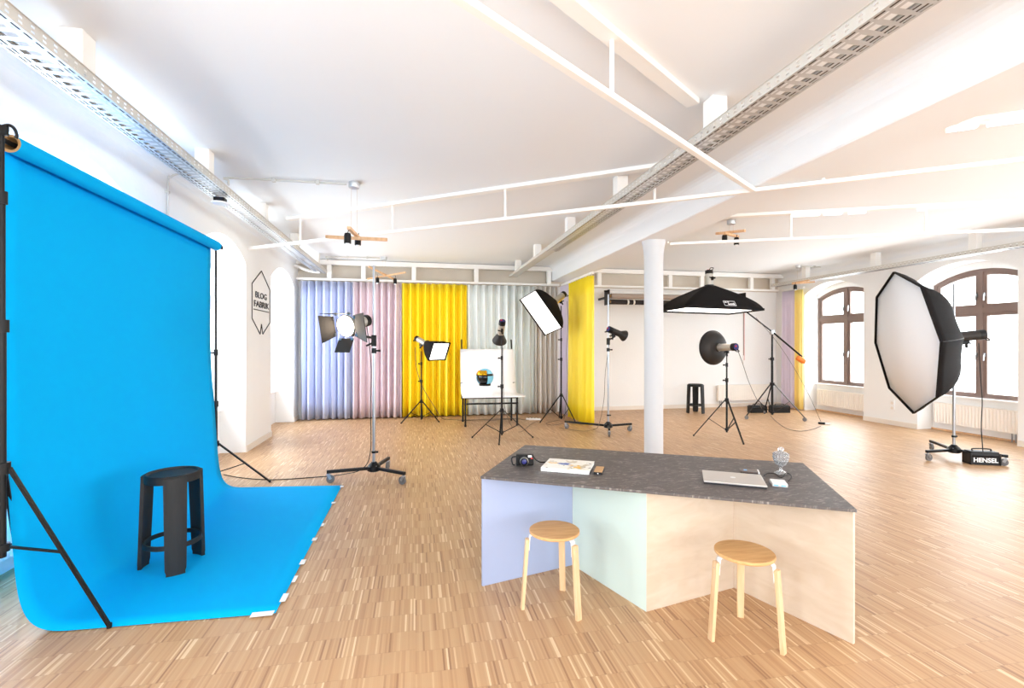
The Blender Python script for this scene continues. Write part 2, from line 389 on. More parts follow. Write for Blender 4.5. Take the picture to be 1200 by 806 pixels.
# windows: arched four-light casements
def window(n, xw, sg, a, b, FM='frame'):
    W = struct('window_%d' % n); W.location = (xw + sg * DEPTH, (a + b) / 2, SILL)
    X0 = xw + sg * (DEPTH + .08); P = lambda y, z, d=0: Vector((X0 + sg * d, y, z))
    def ring(name, ya, yb, zb, ztop, wd, th, m, parent):     # frame member loop, ztop(y) gives its upper outline
        mb = MB(); N = 8
        def slab(y0, y1, lo0, hi0, lo1, hi1):
            vs = [P(y, z, d) for d in (-th / 2, th / 2) for y, z in ((y0, lo0), (y1, lo1), (y1, hi1), (y0, hi0))]
            mb.add(vs, [(0, 1, 2, 3), (7, 6, 5, 4), (0, 4, 5, 1), (1, 5, 6, 2), (2, 6, 7, 3), (3, 7, 4, 0)])
        slab(ya, ya + wd, zb, ztop(ya), zb, ztop(ya + wd)); slab(yb - wd, yb, zb, ztop(yb - wd), zb, ztop(yb))
        slab(ya + wd, yb - wd, zb, zb + wd, zb, zb + wd)
        for i in range(N):
            y0 = ya + wd + (yb - ya - 2 * wd) * i / N; y1 = ya + wd + (yb - ya - 2 * wd) * (i + 1) / N
            slab(y0, y1, ztop(y0) - wd, ztop(y0), ztop(y1) - wd, ztop(y1))
        return obj(name, mb, m, parent, world=True, smooth=0)
    zt = lambda y: arch(y, a, b, WS, WK)
    ring('frame', a, b, SILL, zt, .05, .09, FM, W)
    tz, mid = 2.14, (a + b) / 2
    obj('transom', MB().box(P(mid, tz, 0), (.10, b - a - .1, .09)), FM, W, world=True)
    obj('mullion', MB().box(P(mid, (SILL + WK) / 2, 0), (.106, .06, WK - SILL - .08)), FM, W, world=True)
    for ya, yb, hy in ((a + .05, mid - .03, mid - .055), (mid + .03, b - .05, mid + .055)):
        for lo, top in ((SILL + .05, lambda y: tz - .045), (tz + .045, lambda y: zt(y) - .05)):
            s = ring('sash', ya, yb, lo, top, .055, .06, FM, W)
            mb = MB(); N = 8
            for i in range(N):
                y0 = ya + .05 + (yb - ya - .1) * i / N; y1 = ya + .05 + (yb - ya - .1) * (i + 1) / N
                mb.quad(P(y0, lo + .05), P(y1, lo + .05), P(y1, top(y1) - .05), P(y0, top(y0) - .05))
            obj('pane', mb, 'glass', s, world=True)
            hz = (lo + min(top(ya), top(yb))) / 2
            h = MB().box(P(hy, hz, -.045 * 1), (.03, .02, .06)); h.bar(P(hy, hz, -.065), P(hy, hz - .10, -.065), .014, .018)
            obj('window_handle', h, 'chrome', s, world=True)
    obj('window_sill', MB().box(Vector((xw + sg * (DEPTH + .02), mid, SILL + .012)), (.16, b - a - .004, .03)), 'sill', W, world=True, bevel=.004)
k = 1
for a, b in NR[:3]: window(k, XR, 1, a, b); k += 1
for a, b in NL[:4]: window(k, XL, -1, a, b, 'sill'); k += 1

# skirting on the wall piers
def piers(ns): 
    ns = sorted(ns); return [(p[1], q[0]) for p, q in zip(ns, ns[1:])] + [(ns[-1][1], YB)]
for nm, xw, sg, ns in (('baseboard_left', XL, -1, NL), ('baseboard_right', XR, 1, NR)):
    mb = MB()
    for a, b in piers(ns): mb.box((xw - sg * .008, (a + b) / 2, .045), (.016, b - a, .09))
    struct(nm, mb, 'base', smooth=0)
struct('baseboard_back', MB().box(((3.3 + XR) / 2, YB - .008, .045), (XR - 3.3, .016, .09)), 'base', smooth=0)

mb = MB()
for a, b in NR[:3]: mb.box((XR + DEPTH - .012, (a + b) / 2, .014), (.024, b - a, .028))
struct('trim_20', mb, 'pine', smooth=0)
# header above the curtain track on the back wall
struct('trim_1', MB().box(((XL + XR) / 2, YB - .02, 3.06), (XR - XL, .04, .34)), 'header')
struct('trim_2', MB().box(((XL + BX0) / 2, YB - .19, 3.265), (BX0 - XL, .10, .10)), 'white', bevel=.005)
struct('trim_3', MB().box(((XR + BX1) / 2, YB - .19, 3.265), (XR - BX1, .10, .10)), 'white', bevel=.005)
nt_ = 4
for px in (386, 426, 485, 558, 643, 702, 785, 822, 880, 905):
    p = on_y(px, 320, YB - .19)
    struct('trim_%d' % nt_, MB().box((p.x, YB - .19, 3.06), (.09, .08, .32)), 'white'); nt_ += 1

# ================================================================== CEILING FITTINGS
def brace(label, p, q, hang_px, upper=None, tubes=()):
    p = Vector(p); q = Vector(q)
    T = thing('ceiling_brace', label, 'ceiling brace', (p.x, p.y, 2.965), group=None)
    obj('lower_bar', MB().bar((p.x, p.y, 2.965), (q.x, q.y, 2.965), .045, .035), 'white', T, world=True, bevel=.003)
    if upper:
        u0 = on_line(upper[0], p, q) if upper[0] is not None else p; u1 = on_line(upper[1], p, q) if upper[1] is not None else q
        up = obj('upper_strip', MB().bar((u0.x, u0.y, ZC - .02), (u1.x, u1.y, ZC - .02), .10, .04), 'white', T, world=True, bevel=.004)
        for a, b in tubes:
            a = on_line(a, p, q); b = on_line(b, p, q)
            obj('fluorescent_tube', MB().bar((a.x, a.y, ZC - .055), (b.x, b.y, ZC - .055), .05, .03), 'tube', up, world=True)
    for px in hang_px:
        h = on_line(px, p, q)
        obj('hanger', MB().cyl((h.x, h.y, 2.975), (h.x, h.y, ZC), .013, n=8), 'white', T, world=True)
brace('white steel ceiling brace from left wall pier to the concrete beam', (XL + .01, 7.71), (3.02, 3.93), (352, 460, 592, 767), upper=(338, 792))
brace('white steel ceiling brace crossing above the blue backdrop side to the beam', (3.02, 3.90), (XL + .01, .24), (717,), upper=(812, None))
brace('white steel ceiling brace from beam to right wall, passing over the octagonal softbox', (3.05, 3.905), (XR - .01, -.24), (965,), upper=(1078, None), tubes=((1110, 1122), (1125, 1145), (1158, 1205)))
brace('white steel ceiling brace from column head to right wall', (3.5, 6.22), (XR - .01, 3.84), (783, 927, 1085), upper=(842, None), tubes=((928, 960), (966, 986), (995, 1014), (1076, 1085), (1156, 1196)))

def tray(label, x0, x1, z, y0, y1, post_y, ht=.065, pitch=.075, plain=None):
    T = thing('cable_tray', label, 'cable tray', ((x0 + x1) / 2, y0, z))
    wd = x1 - x0; n = int((y1 - y0) / pitch)
    xs = [0, .014, .024, .034, .044, .062, wd - .062, wd - .044, wd - .034, wd - .024, wd - .014, wd]
    fy = [0, .12, .24, .76, .84, 1]
    mb = MB()
    for k in range(n):
        ya = y0 + k * pitch
        for j in range(5):
            A = ya + fy[j] * pitch; B = ya + fy[j + 1] * pitch
            for i in range(11):
                hole = (i in (1, 3, 7, 9) and j in (1, 2, 3)) or (i == 5 and j == 2)
                if not hole: mb.quad((x0 + xs[i], A, z), (x0 + xs[i], B, z), (x0 + xs[i + 1], B, z), (x0 + xs[i + 1], A, z))
    obj('tray_bottom', mb, 'galv', T, world=True, smooth=0)
    for x in (x0 + .029, x1 - .029): obj('cable', MB().cyl((x, y0, z + .016), (x, y1, z + .016), .012, n=6), 'cable', T, world=True)
    for x in (x0, x1):
        mb = MB(); zs = [0, .016, .026, .040, .050, ht]; gy = [0, .35, .65, 1]
        for k in range(n):
            ya = y0 + k * pitch
            for j in range(3):
                for i in range(5):
                    if j == 1 and i in (1, 3): continue
                    A = ya + gy[j] * pitch; B = ya + gy[j + 1] * pitch
                    mb.quad((x, A, z + zs[i]), (x, B, z + zs[i]), (x, B, z + zs[i + 1]), (x, A, z + zs[i + 1]))
        mb.box((x, (y0 + y0 + n * pitch) / 2, z + ht), (.014, n * pitch, .003))
        obj('tray_side', mb, 'galvw', T, world=True, smooth=0)
    if plain:
        ye = y0 + n * pitch; m = .02
        mb = MB(); mb.box(((x0 + x1) / 2, (ye + plain) / 2, z + .022), (wd - 2 * m, plain - ye, .002))
        for x in (x0 + m, x1 - m): mb.box((x, (ye + plain) / 2, z + .045), (.002, plain - ye, .045))
        obj('tray_extension', mb, 'galvw', T, world=True, smooth=0)
    for y in post_y:
        obj('ceiling_post', MB().box(((x0 + x1) / 2, y, (z + .07 + ZC) / 2), (.12, .12, ZC - z - .07)), 'white', T, world=True, bevel=.006)
    return T
tray('galvanised perforated cable tray running along the left window wall', -2.0, -1.79, 3.02, -1.0, 10.55, (1.5, 3.2, 4.9, 6.6, 8.3, 10.0))
tray('galvanised perforated cable tray beside the concrete beam', 2.03, 2.23, 3.035, -1.0, 7.45, (1.4, 3.15, 4.8, 6.5, 8.35, 10.0), plain=10.58)
tray('pale perforated cable tray above the arched windows of the right wall', 8.62, 8.84, 2.985, -1.0, 10.5, (1.0, 2.7, 4.4, 6.1, 7.8, 9.5))

# conduits
T = thing('conduit', 'thin grey conduit climbing the left wall above the backdrop paper', 'conduit', (XL + .015, 0, 0))
a = on_x(197, 262, XL + .02); b = on_x(197, 208, XL + .02)
p = on_x(205, 195, XL + .06)
obj('pipe', MB().tube([(XL + .02, a.y, 2.3), (XL + .02, a.y, 3.12), (XL + .035, a.y + .015, 3.2), (XL + .09, a.y + .06, 3.25), (-2.2, a.y + .11, 3.24), (-2.08, a.y + .16, 3.16), (-2.03, a.y + .19, 3.075)], .009), 'galvw', T, world=True)
obj('pipe_clip', MB().box((XL + .015, a.y, 3.05), (.03, .04, .02)), 'galvw', T, world=True)

def pendant(label, px_rose, py_rose, z, arms, lamps, conduit=None):
    r = on_z(px_rose, py_rose, ZC)
    T = thing('cross_pendant', label, 'pendant lamp', (r.x, r.y, z))
    obj('ceiling_rose', MB().lathe([(.055, -.03), (.06, -.02), (.06, .03)], 16, Matrix.Translation((r.x, r.y, ZC - .03))), 'galv', T, world=True)
    for k, (a, b) in enumerate(arms):
        obj('batten', MB().bar(Vector((r.x, r.y, z + k * .034)) + camvec(*a), Vector((r.x, r.y, z + k * .034)) + camvec(*b), .035, .032), 'pine', T, world=True)
    for s in (-.03, .03):
        obj('suspension_wire', MB().cyl((r.x + s, r.y, z + .03), (r.x + s, r.y, ZC - .05), .002, n=6), 'cordw', T, world=True)
    for (x, f, u) in lamps:
        c = Vector((r.x, r.y, z)) + camvec(x, f, u)
        s = obj('spot', MB().lathe([(.012, .06), (.03, .055), (.036, .03), (.036, -.05), (.03, -.05)], 14, Matrix.Translation(c)), 'black', T, world=True)
        obj('bulb', MB().lathe([(.0, -.075), (.018, -.07), (.024, -.05), (.02, -.04)], 12, Matrix.Translation(c)), 'lwhite', s, world=True)
        obj('cord', MB().tube([c + Vector((0, 0, .06)), c + Vector((.01, 0, .09)), Vector((c.x, c.y, z + .02))], .004, 6), 'black', s, world=True)
    if conduit:
        e = on_z(conduit[0], conduit[1], ZC)
        C = thing('conduit', conduit[2], 'conduit', (e.x, e.y, ZC))
        d = (r.xy - e.xy).normalized() * .08
        obj('pipe', MB().tube([(e.x, e.y, ZC - .10), (e.x, e.y, ZC - .05), (e.x + d.x * .6, e.y + d.y * .6, ZC - .022), (r.x - d.x, r.y - d.y, ZC - .022)], .011, 8), 'galvw', C, world=True)
        for t in (.35, .7):
            q = e.lerp(r, t); obj('pipe_clip', MB().box((q.x, q.y, ZC - .02), (.035, .035, .04)), 'galvw', C, world=True)
pendant('wooden cross pendant with two black spots over the rolling barn-door light', 415, 214, 2.735,
        [((-.31, 0, 0), (.35, .05, -.02)), ((-.05, .38, .02), (.06, -.35, -.02))], [(-.055, .3, .02), (.03, -.30, -.085)],
        (268, 206, 'grey ceiling conduit feeding the pendant with two black spots'))
pendant('wooden cross pendant hanging just in front of the curtains', 450, 301, 2.95,
        [((-.35, .05, -.06), (.45, -.05, .06)), ((-.22, -.3, .10), (.2, .2, -.10))], [(-.12, -.05, -.1), (.2, .1, -.1)],
        (384, 299.5, 'grey ceiling conduit leading to the pendant near the curtains'))
pendant('small wooden cross pendant hanging beside the white column', 857, 258, 3.12,
        [((-.19, -.2, -.02), (.19, .2, .02)), ((-.13, .2, .03), (.1, -.2, -.02))], [(-.14, -.1, -.08), (.12, .1, -.07)])
pendant('wooden cross pendant near the corner curtains', 936, 311, 2.93,
        [((-.1, .1, 0), (.3, -.1, .02)), ((.0, .25, 0), (.08, -.25, 0))], [(-.05, .05, -.08)],
        (996, 313, 'pale ceiling conduit near the corner curtains'))
# small black connector block hanging from the left tray
p = on_x(258, 224, -1.9)
T = thing('cable_connector', 'small black connector block under the left cable tray', 'connector', (-1.9, p.y, 3.0))
obj('housing', MB().box((-1.9, p.y, 2.985), (.10, .09, .05)), 'black', T, world=True, bevel=.01)
obj('cap', MB().lathe([(.08, 0), (.075, -.012), (.04, -.02), (0, -.02)], 16, Matrix.Translation((-1.9, p.y, 2.962))), 'lwhite', T, world=True)

tag(obj('cable_hose', MB().tube([(XL + .01, 10.45, 3.16), (-2.32, 10.43, 3.13), (-2.15, 10.42, 3.06), (-2.0, 10.40, 3.035), (-1.9, 10.38, 3.03)], .028, 10), 'white'), 'pale flexible hose from the left wall corner into the cable tray', 'hose')
q = on_x(1046, 475, XR - .01)
T = thing('wall_socket', 'white double wall socket on the pier between the right windows', 'socket', (XR - .012, q.y, q.z))
obj('plate', MB().box((0, 0, 0), (.02, .08, .22)), 'lwhite', T, bevel=.004)
for dz in (-.05, .05): obj('outlet', MB().cyl((-.010, 0, dz), (-.014, 0, dz), .028, n=14), 'base', T)
# ================================================================== CURTAINS
def rail(label, a, b, z):
    a = Vector(a); b = Vector(b)
    tag(obj('curtain_rail', MB().bar((a.x, a.y, z), (b.x, b.y, z), .05, .045), 'white', bevel=.004), label, 'curtain rail')
ZR = 2.905
YC = 10.56
rail('white curtain rail above the blue, mauve, yellow and mint curtains', (XL + .02, YC), (3.2, YC), ZR)
rail('white curtain rail under the concrete beam above the side curtains', (3.27, YC), (3.27, 8.62), ZR)
rail('white curtain rail along the back wall behind the paper rolls', (3.35, YC), (8.9, YC), ZR)
rail('short white curtain rail on the right wall by the corner', (8.96, 10.5), (8.96, 9.8), ZR)
def curtain(label, a, b, m, n, amp=.07, z1=2.862, z0=.02, seed=0, grp=None):
    a = Vector(a).to_3d(); b = Vector(b).to_3d(); d = (b - a); L = d.length; d.normalize(); nr = Vector((d.y, -d.x, 0))
    rnd = random.Random(seed); wob = [rnd.uniform(.75, 1.2) for _ in range(n + 2)]; ph = [rnd.uniform(-.18, .18) for _ in range(n + 2)]
    def fn(u, v):
        k = u * n; i = int(min(k, n - 1)); f = k - i
        env = wob[i] * (1 - f) + wob[i + 1] * f; sh = ph[i] * (1 - f) + ph[i + 1] * f
        grow = 1 + .25 * (1 - v)
        x = u * L + .012 * math.sin(4 * PI * k) * (1 - v * .4)
        off = amp * env * grow * math.sin(2 * PI * (k + sh * (1 - v)))
        off += .012 * (1 - v) * math.sin(7 * u + seed)
        return a + d * x + nr * off + Vector((0, 0, z0 + (z1 - z0) * v))
    T = thing('curtain', label, 'curtain', (a + d * L / 2), group=grp)
    obj('cloth', MB().grid(fn, n * 12, 8), m, T, world=True, smooth=80, solid=.003)
    mb = MB()
    for i in range(n + 1):
        q = a + d * (L * (i + .0) / n); q.x += d.x * (.01 if i == 0 else (-.01 if i == n else 0)); q.y += d.y * (.01 if i == 0 else (-.01 if i == n else 0))
        mb.box((q.x, q.y, z1 + .003), (.014, .014, .016))
    obj('glider_row', mb, 'white', T, world=True)
xs = lambda px: on_y(px, 410, YC).x
curtain('pale blue pleated curtain in the corner by the left wall', (XL + .10, YC), (xs(413), YC), 'c_blue', 7, seed=1)
curtain('dusty mauve pleated curtain between the blue and yellow curtains', (xs(413.5), YC), (xs(470.5), YC), 'c_mauve', 7, seed=2)
curtain('bright yellow pleated curtain between the mauve and mint curtains', (xs(471), YC), (xs(547), YC), 'c_yel', 9, seed=3)
curtain('pale mint pleated curtain behind the white shooting table', (xs(547.5), YC), (xs(626), YC), 'c_mint', 9, seed=4)
curtain('sand grey pleated curtain between the mint curtain and the beam side', (xs(626.5), YC), (3.17, YC), 'c_sand', 5, seed=5)
curtain('pale lilac pleated curtain hanging beneath the concrete beam', (3.27, 10.48), (3.27, 9.93), 'c_lil', 4, seed=6)
curtain('bright yellow pleated curtain hanging beneath the concrete beam', (3.27, 9.92), (3.27, 8.66), 'c_yel', 8, seed=7)
curtain('pale lilac curtain in the right corner by the window wall', (8.95, 10.48), (8.95, 10.08), 'c_lil', 4, .03, seed=8)
curtain('pale yellow curtain beside the arched window of the right wall', (8.95, 10.07), (8.95, 9.84), 'c_pyel', 3, .03, seed=9)

# ================================================================== RADIATORS
def radiator(label, c, along, length, z0=.14, z1=.5, depth=.09, face=(1, 0)):
    c = Vector(c).to_3d(); al = Vector(along).to_3d().normalized(); fc = Vector(face).to_3d().normalized()
    T = thing('radiator', label, 'radiator', c)
    n = max(8, int(length / .05))
    def fn(u, v):
        k = u * n; f = k - int(k)
        off = .008 if .25 < f < .8 else 0
        if v < .06 or v > .94: off = .004
        return c + al * (u - .5) * length + fc * (depth + off) + Vector((0, 0, z0 + (z1 - z0) * v))
    obj('front_panel', MB().grid(fn, n * 4, 10), 'rad', T, world=True, smooth=0)
    X = Matrix((al, fc, Vector((0, 0, 1)))).transposed()
    obj('casing', MB().box(c + fc * (.02 + (depth - .02) / 2) + Vector((0, 0, (z0 + z1) / 2)), (length, depth - .022, z1 - z0), X), 'rad', T, world=True, bevel=.004)
    mb = MB()
    for k in range(int(length / .03)):
        mb.box(c + al * (-length / 2 + .02 + k * .03) + fc * (.02 + depth / 2) + Vector((0, 0, z1 + .004)), (.008, depth - .01, .006), X)
    obj('top_grille', mb, 'rad', T, world=True)
    for s in (.06, .11):
        q = c + al * (-length / 2 + s) + fc * .06
        obj('pipe', MB().cyl((q.x, q.y, 0), (q.x, q.y, z0 + .01), .009, n=8), 'chrome', T, world=True)
    q = c + al * (-length / 2 - .02) + fc * .05
    obj('valve', MB().cyl((q.x, q.y, z1 - .05), (q.x, q.y, z1 - .0), .016, n=10), 'lwhite', T, world=True)
names = ['white panel radiator under the window beside the yellow corner curtain', 'white panel radiator under the window behind the octagonal softbox', None]
for (a, b), nm in zip(NR[:2], names): radiator(nm, (XR + DEPTH - .005, (a + b) / 2 + .02, 0), (0, 1), b - a - .24, face=(-1, 0))
radiator('white panel radiator in the niche behind the blue backdrop', (XL - DEPTH + .005, 4.02, 0), (0, -1), 1.3, face=(1, 0))
p0 = on_y(839, 470, YB); p1 = on_y(899, 470, YB)
radiator('low white radiator on the back wall beyond the boom stand', ((p0.x + p1.x) / 2, YB - .005, 0), (1, 0), p1.x - p0.x, face=(0, -1), z0=.17, z1=.55)

# ================================================================== BACK WALL PAPER ROLLS
pa = on_y(716, 350, 10.25); pb = on_y(868, 350, 10.25)
for k, (m, lab, r, dz, dy) in enumerate((('rollg', 'taupe paper roll on the back wall brackets above the black roll', .06, .09, 0), ('rollb', 'black paper roll on the back wall brackets', .055, -.04, .02), ('rollw', 'white paper roll on the back wall, highest of three', .04, .17, .1))):
    z = on_y(716, 351.5, 10.25).z + dz
    T = thing('paper_roll', lab, 'paper roll', (pa.x, 10.25 + dy, z))
    obj('paper', MB().cyl((pa.x, 10.25 + dy, z), (pb.x, 10.25 + dy, z), r, n=20), m, T, world=True)
    obj('core', MB().cyl((pa.x - .04, 10.25 + dy, z), (pb.x + .04, 10.25 + dy, z), r * .5, n=14), 'core', T, world=True)
    if k == 1:
        for px in (737, 744):
            q = on_y(px, 350, 10.2); obj('tape_band', MB().cyl((q.x - .02, 10.25 + dy, z), (q.x + .02, 10.25 + dy, z), r + .002, n=20), 'tape', T, world=True)
    obj('pull_chain', MB().cyl((pb.x + .08 + .03 * k, 10.25 + dy, z), (pb.x + .08 + .03 * k, 10.25 + dy, 1.3 - .12 * k), .006, n=6), ('cord', 'cordr', 'cordw')[k], T, world=True)
T = thing('roll_bracket', 'black wall bracket holding the ends of the paper rolls', 'bracket', (pa.x - .08, 10.3, 2.45))
z = on_y(716, 351.5, 10.25).z
obj('plate', MB().box((pa.x - .075, 10.3, z + .06), (.02, .3, .34)), 'black', T, world=True, bevel=.01)
obj('arm', MB().box((pa.x - .075, 10.62, z + .06), (.03, .36, .05)), 'black', T, world=True)
obj('knob', MB().cyl((pa.x - .16, 10.25, z + .20), (pa.x - .085, 10.25, z + .20), .02, n=10), 'black', T, world=True)
T = thing('roll_bracket', 'black wall bracket at the chain end of the paper rolls', 'bracket', (pb.x + .1, 10.3, 2.45))
obj('plate', MB().box((pb.x + .06, 10.3, z + .06), (.02, .3, .34)), 'black', T, world=True, bevel=.01)
obj('arm', MB().box((pb.x + .06, 10.62, z + .06), (.03, .36, .05)), 'black', T, world=True)

# ================================================================== BLUE BACKDROP
XP = -2.15; RR = .05; ZT = 2.64
Ya, Yb = 3.1, 5.87                                            # roll ends
T = thing('backdrop_roll', 'roll of blue seamless paper hung between two black stands', 'backdrop', (XP, (Ya + Yb) / 2, 0))
obj('paper_roll', MB().cyl((XP, Ya, ZT), (XP, Yb, ZT), RR, n=28, caps=False), 'paper', T, world=True)
for y_, q_ in ((Ya, .25), (Yb, -.25)):
    obj('core', MB().lathe([(RR, 0), (RR - .014, 0), (RR - .014, q_)], 24, Matrix.Translation((XP, y_, ZT)) @ Matrix.Rotation(-PI / 2, 4, 'X'), closed=False), 'core', T, world=True)
obj('core_inside', MB().cyl((XP, Ya + .2, ZT), (XP, Yb - .2, ZT), RR - .015, n=18), 'inside', T, world=True)
obj('crossbar', MB().cyl((XP, Ya - .13, ZT), (XP, Yb + .13, ZT), .014, n=12), 'black', T, world=True)
# sheet profile: down from the roll, cove, along the floor
xw_ = XP - RR - .001
ctl = [(0, ZT), (0, 2.2), (.0, 1.75), (.012, 1.35), (.04, .95), (.08, .55), (.112, .28), (.14, .15), (.18, .07), (.24, .025), (.32, .008), (.42, .006)]
pr = []
for i in range(len(ctl) - 1):
    p0, p1, p2, p3 = (Vector(ctl[max(0, min(len(ctl) - 1, i + k))]) for k in (-1, 0, 1, 2))
    for k in range(3):
        t = k / 3; q = .5 * ((2 * p1) + (p2 - p0) * t + (2 * p0 - 5 * p1 + 4 * p2 - p3) * t * t + (3 * p1 - p0 - 3 * p2 + p3) * t ** 3)
        pr.append((xw_ + q.x, max(q.y, .006)))
rc = .42; pr.append((xw_ + rc, .006))
xe = -.79
for i in range(1, 9): pr.append((xw_ + rc + (xe - xw_ - rc) * i / 8, .006))
Lp = [0]
for (x0, z0), (x1, z1) in zip(pr, pr[1:]): Lp.append(Lp[-1] + math.hypot(x1 - x0, z1 - z0))
def sheet(u, v):
    k = min(int(round(v * (len(pr) - 1))), len(pr) - 1); x, z = pr[k]; s = Lp[k] / Lp[-1]
    ya = Ya + .03 - .13 * s; yb = Yb - .02 - .27 * max(0, s - .45) / .55
    y = ya + (yb - ya) * u
    amp = math.sin(PI * min(1, s / .62)) * .012
    return Vector((x + amp * math.sin(3 * u + 2 * s) + 0, y, z + (.003 * math.sin(9 * u) ** 2 if z < .02 else 0)))
obj('paper_sheet', MB().grid(sheet, 24, len(pr) - 1), 'paper', T, world=True, smooth=80, solid=.0015)
GT = 'white tape pieces along the blue paper edge'
for i, (px, py, l) in enumerate(((398, 571, .05), (389, 590, .05), (376, 616, .07), (366, 633, .06), (351, 660, .08), (342, 680, .09), (328, 702, .10))):
    q = on_z(px, py); tag(obj('tape_strip', MB().box((xe + .006, q.y, .0085), (.034, l, .001)), 'tape'), 'small white tape strip holding down the front edge of the blue paper', 'tape', GT)
tag(obj('tape_strip', MB().box((xe - .07, sheet(0, 1).y + .0, .0085), (.12, .05, .001)), 'tape'), 'white tape strip at the front corner of the blue paper', 'tape')

# ================================================================== STANDS
def tripod(name, label, loc, height, foot_r, angs, zu, zl, r=.016, m='black', joints=(.45, .72), group=None, casters=False, foot_list=None):
    T = thing(name, label, 'light stand', loc, group=group)
    zs = [zl - .05 if zl > .1 else .03] + [zu + (height - zu) * j for j in joints] + [height]
    for i in range(len(zs) - 1):
        rr = r * (1 - .2 * i); s = obj('column', MB().cyl((0, 0, zs[i]), (0, 0, zs[i + 1] + (.03 if i < len(zs) - 2 else 0)), rr, n=12), m, T)
        if i < len(zs) - 2:
            j = MB().cyl((0, 0, zs[i + 1] - .03), (0, 0, zs[i + 1] + .035), rr * 1.6, n=12)
            c = obj('clamp', j, 'blackp', T); obj('knob', MB().cyl((-rr * 1.5, 0, zs[i + 1]), (-rr * 1.5 - .045, 0, zs[i + 1]), .009, .014, n=8), 'blackp', c)
    obj('upper_collar', MB().cyl((0, 0, zu - .03), (0, 0, zu + .03), r * 1.9, n=12), 'blackp', T)
    obj('lower_collar', MB().cyl((0, 0, zl - .02), (0, 0, zl + .02), r * 1.8, n=12), 'blackp', T)
    for i, a in enumerate(angs):
        fr_ = foot_list[i] if foot_list else foot_r
        d = Vector((math.cos(R(a)), math.sin(R(a)), 0)); top = d * r * 1.7 + Vector((0, 0, zu)); ft = d * fr_ + Vector((0, 0, .075 if casters else .012))
        leg = obj('leg', MB().bar(top, ft, .022, .014), m, T)
        mid = top.lerp(ft, .52)
        obj('brace', MB().bar(d * r * 1.7 + Vector((0, 0, zl)), mid, .016, .010), m, T)
        if casters:
            obj('caster', MB().cyl(ft + Vector((0, 0, .01)), ft + Vector((0, 0, -.03)), .012, n=8).cyl(ft + d.cross(UP) * .014 + Vector((0, 0, -.035)), ft - d.cross(UP) * .014 + Vector((0, 0, -.035)), .039, n=14), 'wheel', leg)
        else:
            obj('rubber_foot', MB().cyl(ft - Vector((0, 0, .011)), ft + Vector((0, 0, .014)), .013, n=8), 'blackp', leg)
    return T

def rolling_stand(label, loc, height, feet, group=None, m='chrome'):
    T = thing('rolling_stand', label, 'light stand', loc, group=group); loc = Vector(loc)
    z0 = .15
    obj('lower_tube', MB().cyl((0, 0, z0 - .02), (0, 0, height * .6), .017, n=14), m, T)
    obj('upper_tube', MB().cyl((0, 0, height * .6), (0, 0, height), .013, n=14), m, T)
    c = obj('clamp', MB().cyl((0, 0, height * .6 - .03), (0, 0, height * .6 + .03), .028, n=12), 'blackp', T)
    obj('knob', MB().cyl((.02, 0, height * .6), (.075, 0, height * .6), .008, .014, n=8), 'blackp', c)
    obj('cable_clip', MB().cyl((0, 0, .30), (0, 0, .325), .027, n=12).box((.035, 0, .31), (.03, .015, .02)), 'blackp', T)
    h = obj('hub', MB().lathe([(.055, .09), (.075, .10), (.075, .15), (.045, .18), (.028, .20)], 16), 'black', T)
    for a in range(4): obj('bolt', MB().cyl((.06 * math.cos(a * PI / 2 + .5), .06 * math.sin(a * PI / 2 + .5), .15), (.06 * math.cos(a * PI / 2 + .5), .06 * math.sin(a * PI / 2 + .5), .162), .009, n=6), 'chrome', h)
    for fpt in feet:
        e = Vector(fpt).to_3d() - Vector((loc.x, loc.y, 0)); d = e.normalized()
        leg = obj('leg', MB().bar(d * .05 + Vector((0, 0, .128)), e + d * .02 + Vector((0, 0, .128)), .034, .034), 'black', T, bevel=.003)
        side = d.cross(UP)
        cs = MB().cyl(e + Vector((0, 0, .112)), e + Vector((0, 0, .09)), .012, n=10)
        for s in (-1, 1): cs.bar(e + side * s * .02 + Vector((0, 0, .095)), e + side * s * .02 - d * .02 + Vector((0, 0, .045)), .004, .03)
        cs.box(e + Vector((0, 0, .094)), (.045, .045, .006))
        fk = obj('caster_fork', cs, 'chrome', T)
        wc = e - d * .02 + Vector((0, 0, .046))
        obj('wheel', MB().cyl(wc - side * .013, wc + side * .013, .045, n=18).cyl(wc - side * .017, wc + side * .017, .018, n=10), 'wheel', fk)
    return T
g = lambda px, py: on_z(px, py)

tripod('backdrop_stand', 'tall black stand holding the far end of the blue paper roll', (-2.2, 5.99, 0), 2.66, .6, (-10, 108, 228), .44, .12, r=.017, joints=(.2, .46), foot_list=(.60, .4, .22))
T = tripod('backdrop_stand', 'tall black stand holding the near end of the blue paper roll', (-2.1, 2.975, 0), 2.66, .66, (7, 112, 235), .91, .5, r=.018, joints=(.42, .8), foot_list=(.46, .42, .36))
for x, y, sy, in ((-2.2, 5.99, 1), (-2.1, 2.975, -1)):
    H_ = thing('backdrop_hook', 'black double hook carrying the %s end of the blue roll crossbar' % ('far' if sy > 0 else 'near'), 'hook', (x, y, 2.66))
    obj('hook_plate', MB().box((.0, 0, .0), (.05, .02, .05)), 'black', H_)
    obj('hook_arm', MB().tube([(0, 0, .02), (0.030, 0, .03), (0.054, 0, .015), (0.066, 0, -.02), (0.060, 0, -.035)], .008), 'black', H_)
    obj('hook_arm', MB().tube([(0, 0, .02), (-0.030, 0, .03), (-0.054, 0, .015), (-0.066, 0, -.02), (-0.060, 0, -.035)], .008), 'black', H_)

